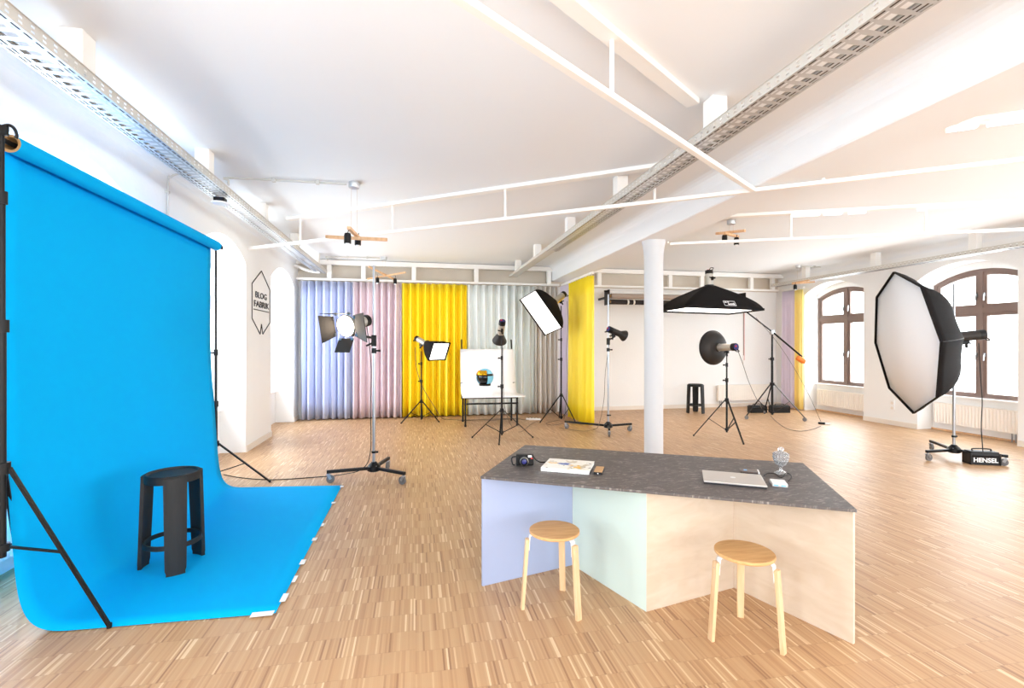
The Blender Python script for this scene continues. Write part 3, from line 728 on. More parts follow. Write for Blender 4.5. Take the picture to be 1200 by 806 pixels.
# ---- light heads: local +Z is where the light points, origin at the tilt bracket
def monolight(label, loc, d, body='silver', length=.34, r=.058, panel='backp', reflector=None, dish=None, softbox=None, octa=None, up=(0, 0, 1), name='studio_flash', stripe=False, shift=0.0):
    T = thing(name, label, 'studio light'); aim(T, loc, d, up)
    y0 = shift                                               # body axis offset above the bracket
    O = lambda x, y, z: Vector((x, y + y0, z))
    bd = obj('body', MB().lathe([(r * .9, -length * .5), (r, -length * .48), (r, length * .5)], 24, Matrix.Translation(O(0, 0, 0))), body, T)
    obj('control_panel', MB().lathe([(r * .97, -length * .5 - .018), (r * 1.02, -length * .5 - .01), (r * 1.02, -length * .5 + .05)], 24, Matrix.Translation(O(0, 0, 0))), 'blackp', T)
    p = obj('panel_face', MB().cyl(O(0, 0, -length * .5 - .018), O(0, 0, -length * .5 - .022), r * .8, n=20), panel, T)
    obj('knob', MB().cyl(O(.016, .012, -length * .5 - .022), O(.016, .012, -length * .5 - .034), .013, n=10), 'red', p)
    obj('handle', MB().tube([O(-.03, -r * .6, -length * .5 - .015), O(-.03, -r * 1.2, -length * .5 - .05), O(.03, -r * 1.2, -length * .5 - .05), O(.03, -r * .6, -length * .5 - .015)], .007), 'blackp', T)
    if stripe: obj('stripe', MB().box(O(0, -r * .8, .02), (r * 1.3, .03, length * .7)), 'yellowp', T, bevel=.008)
    br = MB().box(O(0, -r - .02, 0), (.03, .04, .07)); br.cyl(O(0, -r - .03, 0), O(0, -r - .09, 0), .016, n=10)
    br = obj('tilt_bracket', br, 'blackp', T)
    obj('lever', MB().cyl(O(.015, -r - .03, 0), O(.07, -r - .03, -.02), .007, .011, n=8), 'blackp', br)
    f = length * .5
    if reflector:
        ro, dp = reflector
        rf = obj('reflector', MB().lathe([(r * .95, f - .02), (r * 1.03, f), (r * 1.05, f + .03), (ro, f + dp), (ro + .004, f + dp), (ro + .004, f + dp - .006), (r * 1.1, f + .02)], 28, Matrix.Translation(O(0, 0, 0)), closed=False), 'dgrey', T)
        obj('lamp_dome', MB().lathe([(.03, f), (.03, f + .04), (.02, f + .06), (0, f + .066)], 14, Matrix.Translation(O(0, 0, 0))), 'diff', T)
    if dish:
        ro, dp = dish
        pr_ = [(r * 1.1, f - .03), (r * 1.2, f)] + [(r * 1.2 + (ro - r * 1.2) * math.sin(k * PI / 2 / 8), f + dp * (1 - math.cos(k * PI / 2 / 8))) for k in range(1, 9)] + [(ro + .012, f + dp + .004), (ro + .012, f + dp - .012)]
        obj('beauty_dish', MB().lathe(pr_, 40, Matrix.Translation(O(0, 0, 0)), closed=False), 'dgrey', T, solid=.004, smooth=50)
    if softbox:
        wx, wy, dp, lit = softbox
        def side(k):
            # one fabric panel from the speed ring to the front rim
            def fn(u, v):
                s = u * 2 - 1; e = v; bulge = math.sin(e * 1.35) / math.sin(1.35)
                hx = .07 + (wx / 2 - .07) * bulge; hy = .07 + (wy / 2 - .07) * bulge
                sag = 1 - .05 * (1 - s * s) * math.sin(PI * e)
                x, y = ((s * hx, hy * sag), (hx * sag, -s * hy), (-s * hx, -hy * sag), (-hx * sag, s * hy))[k]
                return O(x, y, f - .02 + dp * e)
            return fn
        sh = struct('softbox_shell', None); sh.pop('kind', None) if hasattr(sh, 'pop') else None
        bpy.data.objects.remove(sh)
        for k in range(4): obj('softbox_panel', MB().grid(side(k), 10, 12), 'fabric', T, smooth=60, solid=.004)
        rim = MB()
        zf = f - .02 + dp
        for (x, y, a_, b_) in ((0, wy / 2, wx + .02, .014), (0, -wy / 2, wx + .02, .014), (wx / 2, 0, .014, wy + .02), (-wx / 2, 0, .014, wy + .02)): rim.box(O(x, y, zf + .008), (a_, b_, .045))
        obj('front_rim', rim, 'fabric', T)
        obj('diffuser', MB().box(O(0, 0, zf - .006), (wx - .012, wy - .012, .006)), 'diff_on' if lit else 'diff', T)
        obj('speed_ring', MB().lathe([(r * 1.05, f - .04), (.085, f - .035), (.085, f - .01), (r * 1.05, f - .005)], 20, Matrix.Translation(O(0, 0, 0)), closed=False), 'dgrey', T)
    if octa:
        ro, dp, rot = octa
        zf = f - .02 + dp
        def rp_(k, e):
            a = rot + k * PI / 4; rr = .08 + (ro - .08) * math.sin(e * 1.2) / math.sin(1.2)
            return O(rr * math.cos(a), rr * math.sin(a), f - .02 + dp * (1 - math.cos(e * 1.2)) / (1 - math.cos(1.2)))
        for k in range(8):
            def fn(u, v, k=k):
                p, q = rp_(k, v), rp_(k + 1, v); m_ = p.lerp(q, u); c = O(0, 0, m_.z)
                return c + (m_ - c) * (1 - .035 * math.sin(PI * u) * math.sin(PI * v) ** .7)
            obj('softbox_panel', MB().grid(fn, 6, 14), 'fabric', T, smooth=60, solid=.004)
            obj('rib', MB().tube([rp_(k, i / 8) * .998 for i in range(9)], .006, 6, 1), 'black', T)
        rim = MB()
        for k in range(8): rim.bar(rp_(k, 1) + Vector((0, 0, .012)), rp_(k + 1, 1) + Vector((0, 0, .012)), .026, .012, up=(rp_(k, 1) + rp_(k + 1, 1)) * .5 - O(0, 0, zf))
        obj('front_rim', rim, 'fabric', T)
        ring_ = [(rp_(k, 1) - O(0, 0, zf)) * .985 for k in range(8)]
        obj('diffuser', MB().add([O(0, 0, zf - .004)] + [q + O(0, 0, zf - .004) for q in ring_], [(0, k + 1, (k + 1) % 8 + 1) for k in range(8)]), 'diff', T, solid=.004)
    return T

# 1 ---- barn-door light on rolling stand
c = Vector((-.47, 5.80, 0)); feet = [g(385, 566), g(473, 568), g(455, 549)]
rolling_stand('chrome rolling stand carrying the lit barn-door light', c, 2.47, feet)
mt = at_t(441, 396, 5.58)
bl = thing('barn_door_light', 'lit studio light with four black barn doors clamped to rolling stand', 'studio light')
lens = at_t(405, 382, 5.28); dirv = camvec(-.30, -.80, -.18)
aim(bl, lens, dirv)
obj('body', MB().lathe([(.05, -.36), (.062, -.355), (.064, -.10), (.075, -.09), (.075, -.02)], 24), 'silver', bl)
obj('control_panel', MB().lathe([(.05, -.39), (.068, -.38), (.068, -.31)], 24), 'blackp', bl)
obj('reflector', MB().lathe([(.07, -.10), (.10, -.04), (.118, 0), (.122, 0), (.122, -.01), (.104, -.05)], 30, closed=False), 'dgrey', bl)
obj('lamp_glass', MB().lathe([(0, .012), (.06, .010), (.113, .0), (.113, -.01)], 30), 'lamp', bl)
obj('mount_ring', MB().lathe([(.114, -.02), (.122, -.02), (.122, .006), (.114, .006)], 30, closed=False), 'silver', bl)
hw = .135
def flap(ang_pos, open_deg, w0, w1, ln):
    o_ = Vector((math.cos(R(ang_pos)), math.sin(R(ang_pos)), 0)); s_ = Vector((-o_.y, o_.x, 0)); d_ = o_ * math.cos(R(open_deg)) + Vector((0, 0, 1)) * math.sin(R(open_deg))
    h0 = o_ * hw + Vector((0, 0, .012)); nn = s_.cross(d_) * .002
    vs = [h0 - s_ * w0 / 2, h0 + s_ * w0 / 2, h0 + s_ * w1 / 2 + d_ * ln, h0 - s_ * w1 / 2 + d_ * ln]
    fl = obj('barn_door', MB().add([v - nn for v in vs] + [v + nn for v in vs], [(3, 2, 1, 0), (4, 5, 6, 7), (0, 1, 5, 4), (1, 2, 6, 5), (2, 3, 7, 6), (3, 0, 4, 7)]), 'dgrey', bl)
    for e in (-.4, .4): obj('hinge', MB().box(h0 + s_ * w0 * e + d_ * .015, (.03, .03, .012)), 'chrome', fl)
flap(0 + 180 if True else 0, 82, .22, .30, .20)               # right-hand door seen edge on (local -X is camera right)
flap(0, 28, .24, .32, .25)
flap(90, 80, .22, .28, .2)
flap(270, 38, .20, .20, .17)
yk = obj('yoke', MB().tube([(-.0, -.09, -.12), (-.03, -.13, -.14), (-.10, -.13, -.17)], .012), 'blackp', bl)
# clamp on the pole
poletop = Vector((c.x, c.y, mt.z))
k = thing('super_clamp', 'black clamp fixing the barn-door light to the chrome pole', 'clamp', poletop)
obj('jaw', MB().box((0, 0, -.03), (.055, .06, .13)), 'blackp', k, bevel=.006)
bq = lens - dirv.normalized() * .17 - Vector((0, 0, .13))
obj('arm', MB().bar((0, 0, .0), bq - poletop, .025, .025), 'blackp', k)
obj('handle', MB().bar((0, 0, -.05), Vector((-.08, -.05, -.09)), .012, .02), 'blackp', k)

# 2 ---- small lit softbox by the yellow curtain
c2 = Vector((.12, 10.02, 0))
tripod('light_stand', 'black tripod stand carrying the small softbox by the yellow curtain', c2, 1.42, .42, (215, 325, 85), .40, .09, joints=(.4, .75), foot_list=(.48, .42, .3))
monolight('silver flash with small lit softbox in front of the yellow curtain', c2 + Vector((0, 0, 1.56)), camvec(.72, -.52, -.36), 'silver', .34, .058, softbox=(.46, .36, .36, True), shift=.06)

# 3 ---- reflector flash in front of the shooting table
c3 = Vector((1.40, 7.86, 0))
tripod('light_stand', 'black tripod stand before the white shooting table', c3, 1.70, .5, (100 + 60, 255, -2), .47, .11, joints=(.32, .7), foot_list=(.5, .5, .52))
monolight('silver flash with grey cone reflector aimed at the shooting table', c3 + Vector((0, 0, 1.79)), camvec(-.12, .62, -.70), 'silver', .26, .055, reflector=(.12, .16), shift=.06)

# 4 ---- rectangular softbox by the side curtain
c4 = Vector((2.93, 9.52, 0))
tripod('light_stand', 'black tripod stand beside the curtains under the beam', c4, 2.35, .45, (200, 320, 80), .52, .07, joints=(.40, .62), foot_list=(.52, .30, .35))
monolight('silver and yellow flash with lit rectangular softbox beside the curtains', c4 + Vector((-.02, 0, 2.45)), camvec(-.62, -.50, -.52), 'silver', .36, .065, softbox=(.60, .88, .42, True), shift=.06, stripe=True, up=camvec(-.42, 0, .9))

# 5 ---- flash on second rolling stand
c5 = Vector((3.33, 8.02, 0)); 
rolling_stand('chrome rolling stand between the yellow curtain and the white column', c5, 2.44, [g(663, 502), g(739, 505), g(714, 512)])
monolight('dark flash with short reflector clamped to the rolling stand by the column', at_t(720, 388.5, 8.5), camvec(.80, .38, -.30), 'dgrey', .24, .055, reflector=(.095, .11), name='studio_flash')
k = thing('super_clamp', 'black clamp fixing the dark flash to the rolling stand', 'clamp', (c5.x, c5.y, 1.63))
obj('jaw', MB().box((0, 0, -.02), (.05, .05, .12)), 'blackp', k, bevel=.006)
obj('arm', MB().bar((0, 0, .0), at_t(721, 394, 8.5) - Vector((c5.x, c5.y, 1.63)), .025, .025), 'blackp', k)

# 6 ---- beauty dish
c6 = Vector((5.10, 7.22, 0))
tripod('light_stand', 'black tripod stand carrying the beauty dish', c6, 1.36, .55, (153, 260, 30), .63, .14, joints=(.45, .8), foot_list=(.52, .56, .5))
monolight('silver flash with large round grey beauty dish seen from behind', c6 + Vector((0, 0, 1.45)), camvec(-.36, .93, -.03), 'silver', .36, .062, dish=(.285, .13), shift=.06)

# 7 ---- boom with big softbox
c7 = Vector((7.42, 8.98, 0))
tripod('boom_stand', 'black boom stand on casters near the right wall windows', c7, 1.78, .62, (185, 300, 65), .72, .12, r=.024, joints=(.5,), casters=True, foot_list=(.66, .62, .6))
piv = c7 + Vector((0, 0, 1.83)); tail = at_t(940, 418, 9.9); 
headp = at_t(838, 337, 9.35)
B = thing('lighting_boom', 'long black boom arm with orange counterweight on the boom stand', 'boom', piv)
dv = (tail - piv); hv = headp - piv
obj('arm_tube', MB().cyl(hv, Vector((0, 0, 0)), .015, n=12).cyl((0, 0, 0), dv, .018, n=12), 'black', B)
obj('pivot', MB().box((0, 0, -.01), (.09, .07, .10)), 'galv', B, bevel=.01)
obj('counterweight', MB().box(dv + Vector((-.03, 0, -.06)), (.2, .1, .10), Matrix.Rotation(R(30), 3, 'Y')), 'orange', B, bevel=.03)
obj('hook', MB().tube([dv, dv + Vector((.05, -.02, .01)), dv + Vector((.09, -.02, .02))], .008), 'chrome', B)
sb = monolight('large black strip softbox hanging lit from the boom arm', at_t(831, 327, 9.25), camvec(.0, -.03, -1), 'silver', .30, .07, softbox=(1.70, .9, .46, True), up=camvec(-.30, .954, 0), name='boom_softbox')
BADGE_X = -.10
# printed badge on the softbox front panel, built on its slope
def badge(root, wx, wy, cx, v, wid, hei):
    f = .15; dp = .46
    def pt(x, v_):
        e = v_; bl_ = math.sin(e * 1.35) / math.sin(1.35); hx = .07 + (wx / 2 - .07) * bl_; hy = .07 + (wy / 2 - .07) * bl_; s = x / hx
        return Vector((x, -(hy * (1 - .05 * (1 - s * s) * math.sin(PI * e))) , f - .02 + dp * e))
    a = pt(cx - wid / 2, v); b = pt(cx + wid / 2, v); d2 = pt(cx - wid / 2, v + hei)
    xx = (b - a).normalized(); yy = (d2 - a); yy = (yy - xx * yy.dot(xx)).normalized(); nn = yy.cross(xx)
    hgt = (d2 - a).length; cc = (a + b) / 2 + yy * hgt / 2
    if nn.y > 0: nn = -nn
    cc += nn * .012
    X = Matrix((xx, -yy, nn)).transposed()
    fr_ = MB()
    for (ox, oy, w_, h_) in ((0, hgt / 2, wid, .008), (0, -hgt / 2, wid, .008), (wid / 2, 0, .008, hgt), (-wid / 2, 0, .008, hgt)): fr_.box(cc + xx * ox + yy * oy, (w_, h_, .003), X)
    obj('badge_outline', fr_, 'lwhite', root)
    for (ox, oy, w_, h_) in ((-.36, .12, .10, .5), (-.24, .16, .10, .36), (-.12, .16, .09, .36), (.0, .2, .10, .3), (.12, .16, .09, .36), (.1, -.28, .16, .2), (.33, -.24, .18, .26)):
        obj('badge_mark', MB().box(cc + xx * wid * ox + yy * hgt * oy, (wid * w_, hgt * h_, .002), X), 'lwhite', root)
badge(sb, 1.70, .9, BADGE_X, .74, .25, .19)

# 8 ---- octagonal softbox
c8 = Vector((7.15, 5.25, 0))
rolling_stand('chrome rolling stand carrying the octagonal softbox near the windows', c8, 2.38, [g(1087, 540), g(1179, 546), g(1091, 527)])
OB = monolight('dark flash with big black octagonal softbox and white front', at_t(1131, 394, 6.42), camvec(-.945, .312, -.115), 'dgrey', .38, .065, octa=(.975, .50, PI / 2), name='octagonal_softbox')
obj('carry_handle', MB().tube([(0, .062, -.10), (0, .10, -.10), (0, .105, -.08), (0, .105, .06), (0, .10, .08), (0, .062, .08)], .006), 'galv', OB)

# ---- power packs and cables
def pack(label, c, along, L_=.33, wd=.15, ht=.17, word=None, z=0):
    T = thing('power_pack', label, 'power pack', (c[0], c[1], z), math.atan2(along[1], along[0]))
    obj('case', MB().prism([(-wd / 2, 0), (wd / 2, 0), (wd / 2 - .008, ht * .62), (wd / 2 + .004, ht * .7), (wd / 2 - .01, ht), (-wd / 2 + .01, ht), (-wd / 2 - .004, ht * .7), (-wd / 2 + .008, ht * .62)], -L_ / 2, L_ / 2, Matrix(((0, 0, 1, 0), (1, 0, 0, 0), (0, 1, 0, 0), (0, 0, 0, 1)))), 'blackp', T, bevel=.006)
    for s in (-1, 1): obj('end_guard', MB().box((s * (L_ / 2 + .004), 0, ht * .45), (.02, wd + .015, ht * .9)), 'black', T, bevel=.006)
    obj('top_handle', MB().tube([(-.1, 0, ht), (-.09, 0, ht + .025), (.09, 0, ht + .025), (.1, 0, ht)], .009), 'dgrey', T)
    if word:
        X = Matrix.Translation((0, -wd / 2 - .003, ht * .36)) @ Matrix.Rotation(PI / 2, 4, 'X')
        obj('lettering', text_mb(word, .078, X, .001, .002), 'lwhite', T, smooth=0)
    return T
q = g(1152, 545)
pack('black power pack with white lettering at the octagonal softbox stand', (q.x + .06, q.y + .06), (math.cos(-R(24)), math.sin(-R(24))), .31, word='HENSEL')
q = g(891, 484); pack('black power pack on floor by the boom stand, nearer the beauty dish', (q.x, q.y + .1), (1, -.1), .36)
q = g(917, 484); pack('black power pack on floor by the boom stand, nearer the window wall', (q.x, q.y + .1), (1, -.1), .40)
def cord(label, pts, m='cord', r=.005):
    tag(obj('cord', MB().tube(pts, r, 6, 6), m), label, 'cord')
F_ = lambda px, py, z=.008: on_z(px, py, z)
lp = lens - dirv.normalized() * .36
cord('dark cord running from the barn-door light down its pole to the backdrop', [lp, Vector((c.x - .03, c.y - .03, 1.35)), Vector((c.x - .035, c.y - .03, .8)), Vector((c.x - .035, c.y - .03, .33)), F_(425, 549, .16), F_(400, 556, .05), F_(370, 559), F_(320, 562), F_(285, 560), F_(262, 556)], 'blackp')
cord('thin cord hanging from the small softbox to the floor', [c2 + Vector((-.12, .05, 1.5)), c2 + Vector((-.1, .1, 1.1)), c2 + Vector((.02, .08, .7)), c2 + Vector((.25, .1, .3)), F_(520, 491), F_(545, 492), F_(580, 491), F_(610, 490)])
cord('thin cord from the shooting-table flash looping to the power strip', [c3 + Vector((.02, .02, 1.5)), c3 + Vector((.03, .03, 1.0)), c3 + Vector((.06, .06, .5)), F_(600, 500), F_(610, 506), F_(622, 497), F_(630, 493)], 'cord', .004)
cord('thin cord trailing from the rectangular softbox to the floor loops', [c4 + Vector((.14, .05, 2.45)), c4 + Vector((.15, 0, 2.0)), c4 + Vector((.11, 0, 1.4)), c4 + Vector((.13, 0, .8)), F_(661, 491), F_(655, 492), F_(640, 496), F_(648, 498), F_(660, 496)], 'cord', .004)
cord('grey cord from the dark flash to the floor beside the yellow curtain', [at_t(716, 390, 8.5), c5 + Vector((-.05, 0, 1.1)), c5 + Vector((-.1, -.05, .6)), F_(702, 497, .15), F_(696, 503), F_(685, 505), F_(670, 503.5), F_(655, 501)], 'cord', .004)
cord('pale cord from the beauty dish to the power packs', [at_t(864, 409, 8.0), at_t(870, 425, 8.2), at_t(877, 446, 8.8), at_t(885, 464, 9.3), F_(893, 479, .12)], 'cord', .005)
cord('thin cord from the boom softbox down to the floor plug', [at_t(886, 372, 9.3), at_t(910, 400, 9.8), at_t(930, 430, 9.8), at_t(948, 463, 9.6), F_(962, 494, .02)], 'cord', .004)
cord('pale cord curving over the floor before the boom stand', [F_(903, 487), F_(910, 494), F_(922, 502), F_(937, 505), F_(952, 503), F_(962, 499)], 'cord', .005)
cord('dark cord from the octagonal softbox flash to its power pack', [at_t(1147, 402, 6.35), at_t(1149, 440, 6.35), at_t(1151, 470, 6.3), at_t(1150, 500, 6.25), F_(1152, 531, .17)], 'blackp', .006)
cord('pale cord leaving the octagonal softbox power pack along the floor', [F_(1165, 540), F_(1185, 538), F_(1215, 541)], 'cordw', .005)
cord('thin black cord on the floor behind the white shooting table legs', [F_(522, 491), F_(560, 493), F_(600, 491), F_(620, 492)], 'cord', .004)
q = g(625, 492)
T = thing('power_strip', 'white power strip on the floor by the shooting table', 'power strip', (q.x, q.y, 0), -.3)
obj('case', MB().box((0, 0, .02), (.30, .06, .04)), 'lwhite', T, bevel=.006)
for i in range(4): obj('socket', MB().cyl((-.1 + .065 * i, 0, .04), (-.1 + .065 * i, 0, .043), .02, n=14), 'cord', T)
q = g(963, 497)
T = thing('cable_plug', 'black cable plug with white body lying on the floor near the windows', 'plug', (q.x, q.y, 0), -.9)
obj('plug_body', MB().box((0, 0, .02), (.12, .05, .04)), 'blackp', T, bevel=.01)
obj('coupling', MB().box((.10, 0, .018), (.09, .045, .036)), 'lwhite', T, bevel=.01)

# ================================================================== SHOOTING TABLE
fl, fr2 = g(545.5, 500), g(606, 498.5)
ax = (fr2 - fl); W_ = ax.length; ax.normalize(); ay = Vector((-ax.y, ax.x, 0))
T = thing('shooting_table', 'white curved shooting table on a black tube frame', 'table', fl)
L3 = lambda x, y, z: fl + ax * x + ay * y + Vector((0, 0, z))
zt_ = .56
for x, y in ((0, 0), (W_, 0), (-.02, .62), (W_ - .02, .62)):
    lg = obj('leg', MB().cyl(L3(x, y, .02), L3(x, y, zt_ - .02), .018, n=10), 'black', T, world=True)
    obj('foot', MB().cyl(L3(x, y, 0), L3(x, y, .03), .022, n=10), 'blackp', lg, world=True)
for z in (zt_ - .02, zt_ - .13): obj('rail', MB().cyl(L3(-.02, 0, z), L3(W_ + .02, 0, z), .016, n=10), 'black', T, world=True)
for x in (0, W_): obj('rail', MB().cyl(L3(x, 0, zt_ - .02), L3(x if x == 0 else x - .02, .62, zt_ - .02), .015, n=10), 'black', T, world=True)
obj('rail', MB().cyl(L3(-.02, .62, zt_ - .02), L3(W_ - .02, .62, zt_ - .02), .015, n=10), 'black', T, world=True)
for x0, x1 in ((-.04, -.03), (W_ + .04, W_ + .03)):
    up_ = obj('upright', MB().cyl(L3(x0, .64, zt_ - .1), L3(x1, 1.0, 1.66), .016, n=10), 'black', T, world=True)
    obj('upright_clamp', MB().box(L3(x0, .70, zt_ + .18), (.05, .05, .08)), 'blackp', up_, world=True)
def ac(u, v):
    # sheet: flat bed, cove, reclined back; front corners flare slightly
    if v < .4: k = v / .4; y = -.06 + .5 * k; z = zt_ + .012
    elif v < .62: k = (v - .4) / .22; a = k * R(72); y = .44 + .24 * math.sin(a); z = zt_ + .012 + .24 * (1 - math.cos(a))
    else: k = (v - .62) / .38; a = R(72); y = .44 + .24 * math.sin(a) + k * .76 * math.cos(a); z = zt_ + .012 + .24 * (1 - math.cos(a)) + k * .76 * math.sin(a)
    xl = -.06 + .0 * v; xr = W_ + .16 - (.07 if v > .45 else .07 * (v / .45) ** 2) - .03 * v
    if v < .02: z -= .02
    return L3(xl + (xr - xl) * u, y, z)
obj('sweep_sheet', MB().grid(ac, 6, 34), 'acryl', T, world=True, smooth=80, solid=.006)
# helmet on the sheet
bp_ = L3(.40, .34, zt_ + .016)
tag(obj('acrylic_block', MB().box((bp_.x, bp_.y, bp_.z + .085), (.26, .2, .17)), 'acryl', bevel=.006), 'white acrylic block under the helmet on the shooting table', 'block')
hp = bp_ + Vector((0, 0, .171)); HB = .165
T = thing('helmet', 'shiny gold and pale blue helmet with black visor on the shooting table', 'helmet', hp, R(-38))
def shell(u0, u1, v0, v1, rs):
    def fn(u, v):
        a = u0 + (u1 - u0) * u; b = v0 + (v1 - v0) * v
        return Vector((rs * .98 * math.cos(b) * math.sin(a), -rs * 1.08 * math.cos(b) * math.cos(a), .165 + rs * 1.02 * math.sin(b)))
    return fn
obj('shell', MB().grid(shell(R(52), R(308), R(-50), R(89), HB), 28, 16).grid(shell(R(-54), R(54), R(46), R(89), HB), 14, 6), 'sky', T, smooth=80, solid=.006)
obj('goggle', MB().grid(shell(R(-46), R(46), R(16), R(48), HB + .014), 14, 5), 'gold', T, smooth=80, solid=.01)
obj('goggle_strap', MB().grid(shell(R(46), R(314), R(10), R(24), HB + .006), 28, 2), 'visor', T, smooth=80, solid=.006)
obj('face_opening', MB().grid(shell(R(-56), R(56), R(-52), R(22), HB - .018), 16, 10), 'visor', T, smooth=80, solid=.006)
obj('neck_ring', MB().lathe([(.10, 0), (.115, 0), (.118, .04), (.10, .045)], 24), 'visor', T)

# ================================================================== STAINED BLACK STOOLS
def rail_stool(label, loc, rot, h=.655):
    T = thing('bar_stool', label, 'stool', loc, rot, group=None)
    rt, rb = .158, .192
    obj('seat', MB().lathe([(0, h - .012), (rt - .015, h - .012), (rt - .008, h), (rt + .004, h), (rt + .008, h - .004), (rt + .008, h - .055), (rt - .012, h - .055), (rt - .012, h - .03), (0, h - .03)], 40), 'bstool', T)
    for k in range(3):
        a0 = k * 2 * PI / 3
        def curved(u, v, t):                                  # curved board following the seat rim
            a = a0 + (u - .5) * R(44) * (1 - .22 * (1 - v)); z = .0 + v * (h - .012); r = rb + (rt + .012 - rb) * v + t
            if v < .03: a = a0 + (u - .5) * R(44) * .70
            return Vector((r * math.cos(a), r * math.sin(a), z))
        mb = MB(); mb.grid(lambda u, v: curved(u, v, .012), 8, 34); n1 = len(mb.v); mb.grid(lambda u, v: curved(u, v, -.010), 8, 34)
        w_ = 9; h_ = 35
        border = [i for i in range(w_)] + [j * w_ + 8 for j in range(1, h_)] + [(h_ - 1) * w_ + i for i in range(7, -1, -1)] + [j * w_ for j in range(h_ - 2, 0, -1)]
        for i, a in enumerate(border):
            b = border[(i + 1) % len(border)]; mb.f.append((a, a + n1, b + n1, b))
        obj('leg', mb, 'bstool', T, smooth=40)
    rr = rb + (rt - rb) * .27 - .008
    obj('foot_ring', MB().lathe([(rr - .012, .165), (rr, .165), (rr - .003, .195), (rr - .014, .195), (rr - .012, .165)], 40, closed=False), 'bstool', T)
    return T
rail_stool('black stained wooden stool standing on the blue paper', (-1.665, 3.79, .008), R(-62))
q = g(815, 483.5); rail_stool('black stained wooden stool standing in front of the white back wall', (q.x, q.y, 0), R(58))

# ================================================================== COUNTER
P_L, P_1, P_2, P_3, P_R = g(565.5, 687), g(671, 662), g(757.5, 717), g(860, 688.5), g(1000, 755)
T = thing('counter_table', 'counter with dark slate top on zigzag lilac, mint and birch panels', 'table', (1.4, 3.0, 0))
zt2, th2 = .713, .016
for a, b, m, nm in ((P_L, P_1, 'lilac', 'lilac panel'), (P_1, P_2, 'mint', 'pale mint panel'), (P_2, P_3, 'birch', 'birch plywood panel'), (P_3, P_R, 'birch', 'birch plywood panel')):
    d = (b - a).normalized(); nrm = Vector((-d.y, d.x, 0))
    o = obj('panel', MB().bar(a + nrm * .009 + Vector((0, 0, (zt2 - th2) / 2)) , b + nrm * .009 + Vector((0, 0, (zt2 - th2) / 2)), .018, zt2 - th2), m, T, world=True, bevel=.0012)
    o['label'] = nm
rotT = math.atan2(-1.01, 1.80)
FLc, FRc = on_z(563, 558, zt2), on_z(1004.5, 597, zt2)
ex = (FRc - FLc); WT = ex.length; ex.normalize(); ey = Vector((-ex.y, ex.x, 0)); DT = 1.02
o = obj('table_top', MB().prism([(FLc.x, FLc.y), (FRc.x, FRc.y), ((FRc + ey * DT).x, (FRc + ey * DT).y), ((FLc + ey * DT).x, (FLc + ey * DT).y)], zt2 - th2, zt2), 'top', T, world=True, bevel=.002)
on_t = lambda px, py, z=0: on_z(px, py, zt2 + z)

# wood stools
def wood_stool(label, loc, rot):
    T = thing('wooden_stool', label, 'stool', loc, rot, group='pale wooden stools at the counter')
    h = .455
    obj('seat', MB().lathe([(0, h - .018), (.145, h - .018), (.149, h - .014), (.149, h - .003), (.146, h), (0, h)], 48), 'oak', T, smooth=30)
    for k in range(3):
        a = k * 2 * PI / 3; o_ = Vector((math.cos(a), math.sin(a), 0)); s_ = Vector((-o_.y, o_.x, 0))
        tp = o_ * .162 + Vector((0, 0, h - .045)); bt = o_ * .192
        lg = MB()
        path = [bt, bt.lerp(tp, .5), tp]
        vs = []
        for p_ in path: vs += [p_ + s_ * sx * .0185 + o_ * ox for sx, ox in ((-1, -.008), (1, -.008), (1, .012), (-1, .012))]
        fs = [(3, 2, 1, 0), (8, 9, 10, 11)] + [(j * 4 + i, j * 4 + (i + 1) % 4, (j + 1) * 4 + (i + 1) % 4, (j + 1) * 4 + i) for j in range(2) for i in range(4)]
        L_ = obj('leg', lg.add(vs, fs), 'ash', T, bevel=.002)
        for dz in (.03, .055): obj('screw', MB().cyl(tp + o_ * .012 - Vector((0, 0, dz)), tp + o_ * .0145 - Vector((0, 0, dz)), .004, n=8), 'chrome', L_)
        br = MB()
        pts = [o_ * .10 + Vector((0, 0, h - .021)), o_ * .138 + Vector((0, 0, h - .021)), o_ * .15 + Vector((0, 0, h - .03)), o_ * .153 + Vector((0, 0, h - .06)), o_ * .155 + Vector((0, 0, h - .11))]
        for p_, q_ in zip(pts, pts[1:]): br.bar(p_, q_, .034, .005, up=o_ if abs((q_ - p_).z) > .02 else (0, 0, 1)) if False else br.add([p_ - s_ * .017, p_ + s_ * .017, q_ + s_ * .017, q_ - s_ * .017], [(0, 1, 2, 3)])
        obj('bracket', br, 'white', T, solid=.004, smooth=60)
    return T
def feet_rot(c, f): return math.atan2(f.y - c.y, f.x - c.x)
f1 = [g(613, 713), g(677.5, 726), g(659, 692)]; c1 = sum(f1, Vector()) / 3
wood_stool('round pale wood stool in front of the lilac and mint panels', c1, feet_rot(c1, f1[0]))
f2 = [g(834, 750), g(918, 766), g(867, 723)]; c2_ = sum(f2, Vector()) / 3
wood_stool('round pale wood stool in front of the birch panels', c2_, feet_rot(c2_, f2[0]))

